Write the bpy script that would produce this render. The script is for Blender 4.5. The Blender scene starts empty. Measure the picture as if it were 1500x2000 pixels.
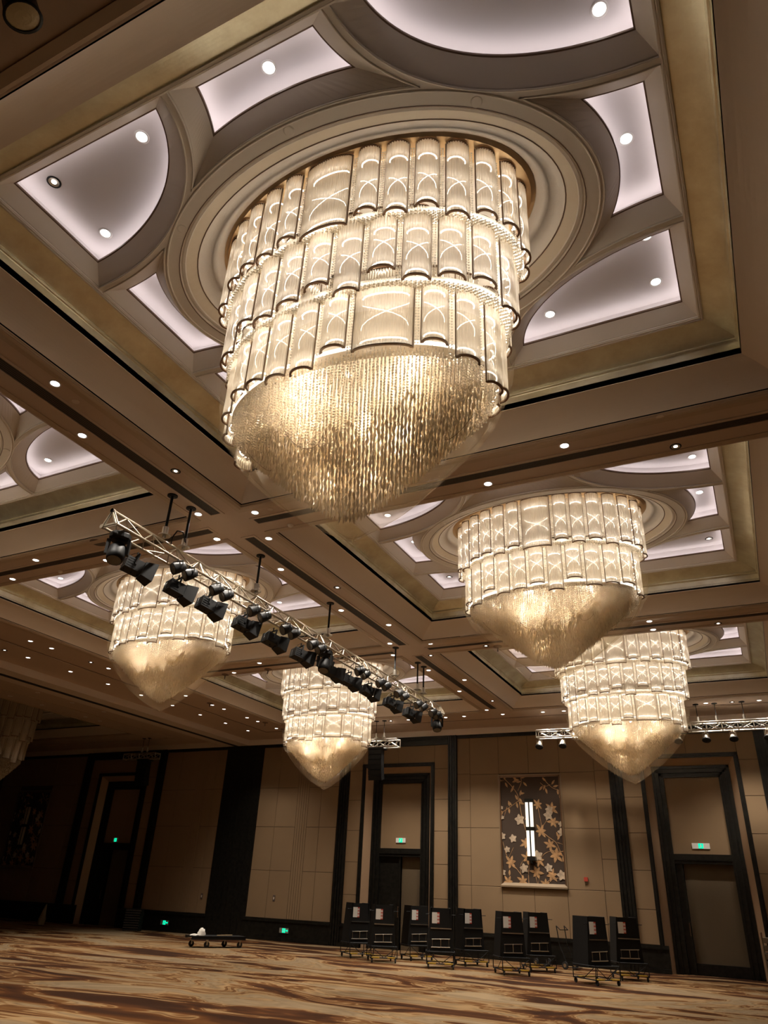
import bpy, math, random
from mathutils import Vector, Matrix
from mathutils.geometry import tessellate_polygon
random.seed(7)
PI = math.pi
S = bpy.context.scene
COL = S.collection
# ------------------------------------------------------------------ camera, world, exposure
HC = 1.71
YAW, PIT, ROL = 0.4809, 0.4918, 0.0489
fw = Vector((-math.sin(YAW)*math.cos(PIT), math.cos(YAW)*math.cos(PIT), math.sin(PIT)))
rt = Vector((math.cos(YAW), math.sin(YAW), 0)); up = rt.cross(fw)
r2 = math.cos(ROL)*rt + math.sin(ROL)*up; u2 = -math.sin(ROL)*rt + math.cos(ROL)*up
cd = bpy.data.cameras.new('camera'); cam = bpy.data.objects.new('camera', cd); COL.objects.link(cam)
cd.sensor_fit = 'HORIZONTAL'; cd.sensor_width = 36; cd.lens = 36*1392.6/1500
cd.clip_start = .05; cd.clip_end = 200
M4 = Matrix((r2, u2, -fw)).transposed().to_4x4(); M4.translation = (0, 0, HC)
cam.matrix_world = M4; S.camera = cam
w = bpy.data.worlds.new('world'); S.world = w; w.use_nodes = True
w.node_tree.nodes['Background'].inputs[0].default_value = (.9, .75, .55, 1)
w.node_tree.nodes['Background'].inputs[1].default_value = 0.0
S.view_settings.view_transform = 'Standard'; S.view_settings.look = 'None'
S.view_settings.gamma = 1.0; S.view_settings.exposure = 0.58
S.view_settings.use_curve_mapping = False
# light levels
E_ARC, E_COVE, E_DOWN, E_BULB = 7.4, 4.7, 6.0, 12.0
P_LOW, P_MID, P_DOWN = 20.0, 64.0, 215.0
E_BOARD = 1.8

# ------------------------------------------------------------------ materials
def nt(name):
    m = bpy.data.materials.new(name); m.use_nodes = True
    t = m.node_tree; b = t.nodes['Principled BSDF']
    return m, t, b
def mat(name, col, rough=.6, metal=0., spec=.5, bump=0., bscale=40., var=0., vscale=3., coat=0.):
    m, t, b = nt(name)
    b.inputs['Base Color'].default_value = (*col, 1); b.inputs['Roughness'].default_value = rough
    b.inputs['Metallic'].default_value = metal; b.inputs['Specular IOR Level'].default_value = spec
    b.inputs['Coat Weight'].default_value = coat
    tc = t.nodes.new('ShaderNodeTexCoord')
    if var:
        n = t.nodes.new('ShaderNodeTexNoise'); n.inputs['Scale'].default_value = vscale; n.inputs['Detail'].default_value = 6
        t.links.new(tc.outputs['Object'], n.inputs['Vector'])
        r = t.nodes.new('ShaderNodeValToRGB'); r.color_ramp.elements[0].position = .3; r.color_ramp.elements[1].position = .7
        r.color_ramp.elements[0].color = (*[c*(1-var) for c in col], 1); r.color_ramp.elements[1].color = (*[min(1, c*(1+var)) for c in col], 1)
        t.links.new(n.outputs['Fac'], r.inputs[0]); t.links.new(r.outputs[0], b.inputs['Base Color'])
    if bump:
        n = t.nodes.new('ShaderNodeTexNoise'); n.inputs['Scale'].default_value = bscale; n.inputs['Detail'].default_value = 4
        t.links.new(tc.outputs['Object'], n.inputs['Vector'])
        bp = t.nodes.new('ShaderNodeBump'); bp.inputs['Strength'].default_value = bump; bp.inputs['Distance'].default_value = .02
        t.links.new(n.outputs['Fac'], bp.inputs['Height']); t.links.new(bp.outputs[0], b.inputs['Normal'])
    return m
def emi(name, col, s):
    m = bpy.data.materials.new(name); m.use_nodes = True; t = m.node_tree; t.nodes.clear()
    e = t.nodes.new('ShaderNodeEmission'); o = t.nodes.new('ShaderNodeOutputMaterial')
    e.inputs[0].default_value = (*col, 1); e.inputs[1].default_value = s
    t.links.new(e.outputs[0], o.inputs[0]); return m
def glassy(name, tint, trans, gloss, dif, rough=.12, tlc=(.9, .8, .62)):
    """clear crystal: part see-through, part diffuse glow, part sharp reflection"""
    m = bpy.data.materials.new(name); m.use_nodes = True; t = m.node_tree; t.nodes.clear()
    o = t.nodes.new('ShaderNodeOutputMaterial')
    a = t.nodes.new('ShaderNodeBsdfTransparent'); a.inputs[0].default_value = (*tint, 1)
    g = t.nodes.new('ShaderNodeBsdfGlossy'); g.inputs[0].default_value = (1, .93, .8, 1); g.inputs['Roughness'].default_value = rough
    tl = t.nodes.new('ShaderNodeBsdfTranslucent'); tl.inputs[0].default_value = (*tlc, 1)
    d = t.nodes.new('ShaderNodeBsdfDiffuse'); d.inputs[0].default_value = (*tlc, 1)
    m1 = t.nodes.new('ShaderNodeMixShader'); m1.inputs[0].default_value = dif/(dif+gloss)
    m0 = t.nodes.new('ShaderNodeMixShader'); m0.inputs[0].default_value = .35
    t.links.new(tl.outputs[0], m0.inputs[1]); t.links.new(d.outputs[0], m0.inputs[2])
    t.links.new(g.outputs[0], m1.inputs[1]); t.links.new(m0.outputs[0], m1.inputs[2])
    m2 = t.nodes.new('ShaderNodeMixShader'); m2.inputs[0].default_value = 1-trans
    t.links.new(a.outputs[0], m2.inputs[1]); t.links.new(m1.outputs[0], m2.inputs[2])
    t.links.new(m2.outputs[0], o.inputs[0]); return m

soffit_m = mat('soffit paint', (.56, .425, .325), .55, bump=.04, bscale=6)
tan_m = mat('tan cove paint', (.66, .555, .46), .5, bump=.03, bscale=5)
taupe_m = mat('taupe plaster', (.79, .725, .65), .5)
cream_m = mat('cream pearl paint', (.84, .75, .62), .35)
plaster_m = mat('white brushed plaster', (.84, .80, .76), .32, bump=.1, bscale=60)
cell_m = mat('white cell paint', (.74, .70, .70), .6)
dark_m = mat('dark slot', (.015, .012, .01), .7)
grille_m = mat('slot grille', (.09, .065, .05), .6)
brownline_m = mat('brown bead', (.2, .13, .09), .5)
groove_m = mat('pale bead', (.48, .36, .25), .4)
blackstone_m = mat('polished black stone', (.010, .009, .007), .33, spec=.3, var=.5, vscale=9, bump=.02, bscale=30)
metal_m = mat('brushed aluminium', (.46, .40, .31), .45, metal=1)
silver_m = mat('steel', (.6, .57, .5), .3, metal=1)
black_m = mat('matt black metal', (.006, .006, .006), .55, spec=.3)
black2_m = mat('black board', (.005, .0042, .0032), .7, spec=.25, bump=.1)
rubber_m = mat('rubber', (.02, .02, .02), .7)
frame_m = mat('bronze frame', (.17, .095, .05), .35, metal=.6)
brass_m = mat('champagne gold plate', (.80, .58, .34), .28, metal=.85)
yellow_m = mat('yellow pad', (.45, .27, .02), .6)
paper_m = mat('paper notice', (.62, .6, .55), .7)
red_m = mat('red print', (.4, .04, .02), .6)
white_m = mat('white plastic', (.8, .78, .74), .5)
cloth_m = mat('crumpled white cloth', (.8, .76, .68), .9, bump=.4, bscale=12)
lens_m = mat('spotlight lens', (.16, .14, .11), .25, bump=.6, bscale=90)
ring_w = mat('white downlight trim', (.8, .78, .76), .35)
doorleaf_m = mat('brown door fabric', (.10, .068, .034), .7, bump=.1, bscale=25)
revealm = mat('tan reveal paint', (.36, .235, .14), .6)
crystal_m = glassy('crystal rod', (1, .98, .95), .16, .26, .58, .14, (.94, .87, .77))
bead_m = glassy('crystal bead', (1, .98, .95), .16, .20, .64, .12, (.99, .95, .88))
drop_m = glassy('amber leaf glass', (1, .96, .9), .06, .18, .76, .25, (.86, .79, .67))
core_m = mat('pearl inner drum', (.80, .73, .63), .4, metal=.2)
bag_m = glassy('thin plastic film', (.97, .95, .9), .86, .35, .65, .2, (.8, .68, .5))
arc_e = emi('warm glow arc', (1, .91, .79), E_ARC)
board_e = emi('warm fill glow board', (1, .92, .80), E_BOARD)
bulb_e = emi('warm bulb', (1, .87, .7), E_BULB)
cove_e = emi('cove led', (1, .90, .88), E_COVE)
down_e = emi('downlight lamp', (1, .95, .9), E_DOWN)
sconce_e = emi('sconce tube light', (1, .88, .66), 1.15)
green_e = emi('green sign light', (.0, .85, .42), 1.0)

def goldleaf():
    m, t, b = nt('gold leaf'); tc = t.nodes.new('ShaderNodeTexCoord')
    n = t.nodes.new('ShaderNodeTexNoise'); n.inputs['Scale'].default_value = 2.2; n.inputs['Detail'].default_value = 9; n.inputs['Roughness'].default_value = .65
    t.links.new(tc.outputs['Object'], n.inputs['Vector'])
    r = t.nodes.new('ShaderNodeValToRGB'); e = r.color_ramp.elements
    e[0].position = .3; e[0].color = (.66, .60, .44, 1); e[1].position = .7; e[1].color = (.90, .89, .72, 1)
    t.links.new(n.outputs['Fac'], r.inputs[0]); t.links.new(r.outputs[0], b.inputs['Base Color'])
    b.inputs['Metallic'].default_value = .75; b.inputs['Roughness'].default_value = .36
    n2 = t.nodes.new('ShaderNodeTexNoise'); n2.inputs['Scale'].default_value = 14; n2.inputs['Detail'].default_value = 6
    t.links.new(tc.outputs['Object'], n2.inputs['Vector'])
    bp = t.nodes.new('ShaderNodeBump'); bp.inputs['Strength'].default_value = .25; bp.inputs['Distance'].default_value = .01
    t.links.new(n2.outputs['Fac'], bp.inputs['Height']); t.links.new(bp.outputs[0], b.inputs['Normal'])
    return m
gold_m = goldleaf()
def fabric():
    m, t, b = nt('tan wall fabric'); tc = t.nodes.new('ShaderNodeTexCoord')
    n = t.nodes.new('ShaderNodeTexNoise'); n.inputs['Scale'].default_value = .5; n.inputs['Detail'].default_value = 3
    t.links.new(tc.outputs['Object'], n.inputs['Vector'])
    r = t.nodes.new('ShaderNodeValToRGB'); e = r.color_ramp.elements
    e[0].position = .3; e[0].color = (.215, .138, .070, 1); e[1].position = .7; e[1].color = (.24, .153, .077, 1)
    t.links.new(n.outputs['Fac'], r.inputs[0]); t.links.new(r.outputs[0], b.inputs['Base Color'])
    b.inputs['Roughness'].default_value = .8
    n2 = t.nodes.new('ShaderNodeTexNoise'); n2.inputs['Scale'].default_value = 120
    t.links.new(tc.outputs['Object'], n2.inputs['Vector'])
    bp = t.nodes.new('ShaderNodeBump'); bp.inputs['Strength'].default_value = .15; bp.inputs['Distance'].default_value = .004
    t.links.new(n2.outputs['Fac'], bp.inputs['Height']); t.links.new(bp.outputs[0], b.inputs['Normal'])
    return m
fabric_m = fabric()
def carpet():
    m, t, b = nt('swirled carpet'); N = t.nodes; L = t.links
    tc = N.new('ShaderNodeTexCoord'); mp = N.new('ShaderNodeMapping'); mp.inputs['Scale'].default_value = (.08, .21, 1); mp.inputs['Rotation'].default_value = (0, 0, .25)
    L.new(tc.outputs['Object'], mp.inputs['Vector'])
    n1 = N.new('ShaderNodeTexNoise'); n1.inputs['Scale'].default_value = 1.0; n1.inputs['Detail'].default_value = 3; n1.inputs['Distortion'].default_value = 1.4
    L.new(mp.outputs[0], n1.inputs['Vector'])
    ad = N.new('ShaderNodeMixRGB'); ad.blend_type = 'LINEAR_LIGHT'; ad.inputs[0].default_value = .55
    L.new(mp.outputs[0], ad.inputs[1]); L.new(n1.outputs['Color'], ad.inputs[2])
    n2 = N.new('ShaderNodeTexNoise'); n2.inputs['Scale'].default_value = 1.7; n2.inputs['Detail'].default_value = 4; n2.inputs['Distortion'].default_value = 2.2; n2.inputs['Roughness'].default_value = .5
    L.new(ad.outputs[0], n2.inputs['Vector'])
    r = N.new('ShaderNodeValToRGB'); r.color_ramp.interpolation = 'LINEAR'; e = r.color_ramp.elements
    e[0].position = .38; e[0].color = (.036, .014, .006, 1)
    e[1].position = .74; e[1].color = (.29, .205, .112, 1)
    for p, c in ((.445, (.070, .025, .008)), (.474, (.135, .053, .015)), (.482, (.32, .20, .09)), (.490, (.12, .05, .016)), (.512, (.17, .08, .026)), (.520, (.32, .205, .10)), (.54, (.28, .175, .082)), (.56, (.185, .12, .062)), (.575, (.28, .195, .108)), (.61, (.215, .15, .086)), (.65, (.30, .215, .125))):
        x = e.new(p); x.color = (*c, 1)
    hs = N.new('ShaderNodeHueSaturation'); hs.inputs['Value'].default_value = .86
    L.new(n2.outputs['Fac'], r.inputs[0]); L.new(r.outputs[0], hs.inputs['Color']); L.new(hs.outputs[0], b.inputs['Base Color'])
    b.inputs['Roughness'].default_value = .95; b.inputs['Specular IOR Level'].default_value = .1
    n3 = N.new('ShaderNodeTexNoise'); n3.inputs['Scale'].default_value = 200; L.new(tc.outputs['Object'], n3.inputs['Vector'])
    bp = N.new('ShaderNodeBump'); bp.inputs['Strength'].default_value = .3; bp.inputs['Distance'].default_value = .005
    L.new(n3.outputs['Fac'], bp.inputs['Height']); L.new(bp.outputs[0], b.inputs['Normal'])
    return m
carpet_m = carpet()

# ------------------------------------------------------------------ mesh helpers
class MB:
    def __init__(s): s.v = []; s.f = []
    def add(s, vs, fs):
        o = len(s.v); s.v.extend([tuple(p) for p in vs]); s.f.extend([tuple(i+o for i in f) for f in fs]); return s
    def box(s, x0, x1, y0, y1, z0, z1, M=None):
        vs = [Vector((x, y, z)) for z in (z0, z1) for y in (y0, y1) for x in (x0, x1)]
        if M: vs = [M @ p for p in vs]
        return s.add(vs, [(0, 2, 3, 1), (4, 5, 7, 6), (0, 1, 5, 4), (2, 6, 7, 3), (0, 4, 6, 2), (1, 3, 7, 5)])
    def tube(s, p0, p1, r, n=8, r1=None, cap=True):
        p0 = Vector(p0); p1 = Vector(p1); d = (p1-p0); 
        if d.length < 1e-6: return s
        d.normalize(); a = d.orthogonal().normalized(); b = d.cross(a); r1 = r if r1 is None else r1
        vs = []
        for p, rr in ((p0, r), (p1, r1)):
            for i in range(n):
                t = 2*PI*i/n; vs.append(p+a*math.cos(t)*rr+b*math.sin(t)*rr)
        fs = [(i, (i+1) % n, n+(i+1) % n, n+i) for i in range(n)]
        if cap: fs += [tuple(range(n-1, -1, -1)), tuple(range(n, 2*n))]
        return s.add(vs, fs)
    def path(s, pts, r, n=6, closed=False):
        pts = [Vector(p) for p in pts]; m = len(pts); vs = []; prev = None
        for i, p in enumerate(pts):
            if closed: d = pts[(i+1) % m]-pts[i-1]
            else: d = pts[min(i+1, m-1)]-pts[max(i-1, 0)]
            d.normalize()
            a = d.cross(Vector((0, 0, 1)))
            if a.length < .05: a = prev if prev else d.orthogonal()
            a = a.normalized(); prev = a; b = d.cross(a)
            for k in range(n):
                t = 2*PI*k/n; vs.append(p+a*math.cos(t)*r+b*math.sin(t)*r)
        fs = []
        for i in range(m if closed else m-1):
            j = (i+1) % m
            fs += [(i*n+k, i*n+(k+1) % n, j*n+(k+1) % n, j*n+k) for k in range(n)]
        return s.add(vs, fs)
    def loft(s, loops, closed=True):
        n = len(loops[0]); vs = [p for l in loops for p in l]; fs = []
        for i in range(len(loops)-1):
            for k in range(n if closed else n-1):
                k2 = (k+1) % n; fs.append((i*n+k, i*n+k2, (i+1)*n+k2, (i+1)*n+k))
        return s.add(vs, fs)
    def lathe(s, prof, c=(0, 0, 0), n=20, M=None):
        loops = []
        for r, z in prof:
            l = [Vector((r*math.cos(2*PI*i/n), r*math.sin(2*PI*i/n), z)) for i in range(n)]
            if M: l = [M @ p for p in l]
            loops.append([p+Vector(c) for p in l])
        return s.loft(loops)
    def disc(s, c, r, n=16, M=None, z=0):
        vs = [Vector((r*math.cos(2*PI*i/n), r*math.sin(2*PI*i/n), z)) for i in range(n)]
        if M: vs = [M @ p for p in vs]
        return s.add([p+Vector(c) for p in vs], [tuple(range(n))])
    def octa(s, c, r, h=None):
        h = h or r; x, y, z = c
        return s.add([(x+r, y, z), (x, y+r, z), (x-r, y, z), (x, y-r, z), (x, y, z+h), (x, y, z-h)],
                     [(0, 1, 4), (1, 2, 4), (2, 3, 4), (3, 0, 4), (1, 0, 5), (2, 1, 5), (3, 2, 5), (0, 3, 5)])
    def poly(s, loops, z=None):
        """flat polygon with holes"""
        L3 = [[Vector((p[0], p[1], 0)) for p in l] for l in loops]
        tris = tessellate_polygon(L3); flat = [p for l in loops for p in l]
        vs = [(p[0], p[1], z if z is not None else p[2]) for p in flat]
        return s.add(vs, [tuple(t) for t in tris])
    def mesh(s, name, m, smooth=False):
        me = bpy.data.meshes.new(name); me.from_pydata(s.v, [], s.f); me.materials.append(m)
        if smooth: me.shade_smooth()
        me.update(); return me
    def build(s, name, m, parent=None, smooth=False, **k):
        return link(name, s.mesh(name, m, smooth), parent, **k)
def link(name, me, parent=None, kind=None, label=None):
    o = bpy.data.objects.new(name, me); COL.objects.link(o)
    if parent: o.parent = parent
    if kind: o['kind'] = kind
    if label: o['label'] = label
    return o
def tag(o, label, cat, group=None):
    o['label'] = label; o['category'] = cat
    if group: o['group'] = group
    return o
def empty(name, loc=(0, 0, 0), rz=0., label=None, cat=None, group=None, kind=None):
    o = bpy.data.objects.new(name, None); COL.objects.link(o); o.location = loc; o.rotation_euler = (0, 0, rz)
    o.empty_display_size = .1
    if label: tag(o, label, cat, group)
    if kind: o['kind'] = kind
    return o
def kids(o): return [c for c in bpy.data.objects if c.parent == o]
def dup(root, loc, rz=None, label=None, group=None, tree=None):
    r = root.copy(); COL.objects.link(r); r.location = loc
    if rz is not None: r.rotation_euler = (0, 0, rz)
    if label: r['label'] = label
    if group: r['group'] = group
    for c in (tree if tree is not None else kids(root)):
        ch, sub = c if isinstance(c, tuple) else (c, kids(c))
        k = ch.copy(); COL.objects.link(k); k.parent = r
        for g in sub:
            d = g.copy(); COL.objects.link(d); d.parent = k
    return r
def ordn(i):
    return ['first', 'second', 'third', 'fourth', 'fifth', 'sixth', 'seventh', 'eighth', 'ninth', 'tenth', 'eleventh', 'twelfth',
            'thirteenth', 'fourteenth', 'fifteenth', 'sixteenth', 'seventeenth', 'eighteenth', 'nineteenth', 'twentieth'][i]

# ------------------------------------------------------------------ ceiling
ZS, ZB, ZT = 7.372, 7.71, 8.117
SX, SY = 4.114, 3.316
CX = [-2.965, -12.298, -28.26]
CY = [5.011, 12.681, 20.350]
XL, XR, YN, YW = -40.0, 9.0, -9.0, 26.15
HX0, HX1 = -20.91, -19.65      # header of the movable wall between the halls
def rect(cx, cy, ax, ay): return [(cx-ax, cy-ay), (cx+ax, cy-ay), (cx+ax, cy+ay), (cx-ax, cy+ay)]
b = MB()
# soffit of the lit hall, as strips between the coffers
def soffit_part(bm, x0, x1, cols, rows):
    xs = [x0]; 
    for c in sorted(cols): xs += [c-SX, c+SX]
    xs.append(x1)
    for i in range(0, len(xs), 2): bm.add([(xs[i], YN, ZS), (xs[i], YW, ZS), (xs[i+1], YW, ZS), (xs[i+1], YN, ZS)], [(0, 1, 2, 3)])
    for c in cols:
        ys = [YN]
        for r in sorted(rows): ys += [r-SY, r+SY]
        ys.append(YW)
        for i in range(0, len(ys), 2): bm.add([(c-SX, ys[i], ZS), (c-SX, ys[i+1], ZS), (c+SX, ys[i+1], ZS), (c+SX, ys[i], ZS)], [(0, 1, 2, 3)])
soffit_part(b, HX1, XR, CX[:2], CY)
soffit_part(b, XL, HX0, [CX[2]], CY[1:])
b.build('ceiling', soffit_m, kind='structure')
b = MB(); b.box(HX0, HX1, YN, YW, 7.15, ZS+.02); b.build('trim_1', tan_m, kind='structure')
b = MB(); b.box(-20.40, -20.22, YN, YW-.02, 7.135, 7.152); b.build('trim_2', dark_m, kind='structure')
b = MB(); b.box(HX1, XR, YW-.06, YW+.6, 7.15, ZS+.02); b.box(XL, HX0, YW-.06, YW+.6, 7.15, ZS+.02); b.build('trim_3', tan_m, kind='structure')
# thin raised lines on the soffit border
b = MB()
for y in (24.75,): b.box(-17.88, XR, y, y+.05, ZS-.02, ZS+.01); b.box(XL, -22.8, y, y+.05, ZS-.02, ZS+.01)
for x in (-17.93, -22.85): b.box(x, x+.05, YN, 24.80, ZS-.02, ZS+.01)
b.build('trim_4', groove_m, kind='structure')
b = MB()
b.box(-17.88, XR, 24.69, 24.75, ZS-.006, ZS+.01); b.box(-17.88, -17.82, YN, 24.75, ZS-.006, ZS+.01)
b.build('trim_5', brownline_m, kind='structure')

# --- air grilles in the beams between the coffers
BX = (CX[0]+CX[1])/2; BX2 = CX[0]+9.333/2
YC = [CY[0]-3.835, (CY[0]+CY[1])/2, (CY[1]+CY[2])/2]
def grille(x0, x1, y0, y1, label, grp):
    g = empty('air_grille', ((x0+x1)/2, (y0+y1)/2, ZS), 0, label, 'air vent', grp)
    hx, hy = (x1-x0)/2, (y1-y0)/2; t = .05
    f = MB(); f.box(-hx-t, hx+t, -hy-t, -hy, -.012, 0); f.box(-hx-t, hx+t, hy, hy+t, -.012, 0); f.box(-hx-t, -hx, -hy, hy, -.012, 0); f.box(hx, hx+t, -hy, hy, -.012, 0)
    f.build('grille_frame', soffit_m, g)
    s = MB(); s.box(-hx, hx, -hy, hy, -.003, 0)
    s.build('grille_backing', dark_m, g)
    s = MB(); n = 6
    for i in range(n):
        if hx > hy: y = -hy+(i+.5)*2*hy/n; s.box(-hx, hx, y-.007, y+.007, -.008, -.002)
        else: x = -hx+(i+.5)*2*hx/n; s.box(x-.007, x+.007, -hy, hy, -.008, -.002)
    s.build('louvre', grille_m, g)
ap = [(YC[0]+.49, YC[1]-.49, 'beside the nearest chandelier bay'), (YC[1]+.49, YC[2]-.49, 'along the second bay, above the lighting truss'), (YC[2]+.49, 23.3, 'along the farthest bay')]
for y0, y1, s in ap: grille(BX-.105, BX+.105, y0, y1, 'long dark slot grille in the lengthwise beam '+s, 'slot grilles in the ceiling beams')
for j, yc in enumerate(YC[1:]):
    for x0, x1, s in ((BX+.5, BX2-.5, 'right'), (-16.3, BX-.49, 'left')):
        grille(x0, x1, yc-.085, yc+.085, 'dark slot grille in the %s crosswise beam, %s of the lengthwise beam' % (['nearer', 'farther'][j], s), 'slot grilles in the ceiling beams')

# --- coffer
def rring(prof, base=(SX, SY)):
    return [[Vector((sx*(base[0]+d), sy*(base[1]+d), z)) for sx, sy in ((-1, -1), (1, -1), (1, 1), (-1, 1))] for d, z in prof]
def ering(prof, n=96):
    return [[Vector((a*math.cos(2*PI*i/n), bb*math.sin(2*PI*i/n), z)) for i in range(n)] for a, bb, z in prof]
TX, TY = SX-.79, SY-.79       # 3.324, 2.526
def corner_cell(e, ex, n=28):
    X, Y = TX-.05-ex, TY-.05-ex
    A, Bq = 2.46-.035-e, 1.64-.035-e
    cx, cy = TX, TY
    # arc from straight top edge (y=Y) to straight right edge (x=X)
    t0 = math.asin((cy-Y)/Bq); t1 = math.acos((cx-X)/A)
    arc = [(cx-A*math.cos(t0+(t1-t0)*i/n), cy-Bq*math.sin(t0+(t1-t0)*i/n)) for i in range(n+1)]
    top = [(arc[0][0]+(X-arc[0][0])*i/6, Y) for i in range(6, 0, -1)]
    side = [(X, arc[-1][1]+(Y-arc[-1][1])*i/5) for i in range(1, 5)]
    return top+arc+side
def mid_cell(vert, e, ex, n=20):
    """cell at +x (vert False) or +y (vert True)"""
    a, bb = 2.6+.01+e*.8, 1.77+.01+e*.8
    A, Bq = 2.46+.035+e, 1.64+.035+e
    X, Y = TX-.05-ex, TY-.05-ex
    def inC(x, y): return ((TX-x)/A)**2+((TY-abs(y))/Bq)**2-1 if not vert else ((TX-abs(x))/A)**2+((TY-y)/Bq)**2-1
    # intersection of the central ellipse with the corner ellipse: bisect along the ellipse
    if not vert:
        lo, hi = 0., 1.2
        f = lambda t: inC(a*math.cos(t), bb*math.sin(t))
    else:
        lo, hi = PI/2, PI/2-1.2
        f = lambda t: inC(a*math.cos(t), bb*math.sin(t))
    N = 400; t = lo
    for i in range(N+1):
        t = lo+(hi-lo)*i/N
        if f(t) <= 0: break
    P = (a*math.cos(t), bb*math.sin(t))
    if not vert:
        s0 = math.acos(min(1, (TX-X)/A)); q0 = (X, TY-Bq*math.sin(s0))
        s1 = math.atan2((TY-P[1])/Bq, (TX-P[0])/A)
        arc = [(TX-A*math.cos(s0+(s1-s0)*i/n), TY-Bq*math.sin(s0+(s1-s0)*i/n)) for i in range(n+1)]
        cen = [(a*math.cos(t-2*t*i/24), bb*math.sin(t-2*t*i/24)) for i in range(1, 24)]
        lowr = [(x, -y) for x, y in reversed(arc)]
        side = [(X, -q0[1]+2*q0[1]*i/6) for i in range(1, 6)]
        return arc+cen+lowr+side
    s0 = math.asin(min(1, (TY-Y)/Bq)); q0 = (TX-A*math.cos(s0), Y)
    s1 = math.atan2((TY-P[1])/Bq, (TX-P[0])/A)
    arc = [(TX-A*math.cos(s0+(s1-s0)*i/n), TY-Bq*math.sin(s0+(s1-s0)*i/n)) for i in range(n+1)]
    d = t-PI/2
    cen = [(a*math.cos(t-2*d*i/24), bb*math.sin(t-2*d*i/24)) for i in range(1, 24)]
    lf = [(-x, y) for x, y in reversed(arc)]
    side = [(-q0[0]+2*q0[0]*i/6, Y) for i in range(1, 6)]
    return arc+cen+lf+side
def flip(l, sx, sy): return [(x*sx, y*sy) for x, y in l]
def cells(e, ex):
    out = []
    c = corner_cell(e, ex)
    for sx in (-1, 1):
        for sy in (-1, 1): out.append(flip(c, sx, sy))
    ec = e
    m = mid_cell(False, ec, ex); out += [m, flip(m, -1, 1)]
    m = mid_cell(True, ec, ex); out += [m, flip(m, 1, -1)]
    return out
def lift(l, z): return [Vector((x, y, z)) for x, y in l]

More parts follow.
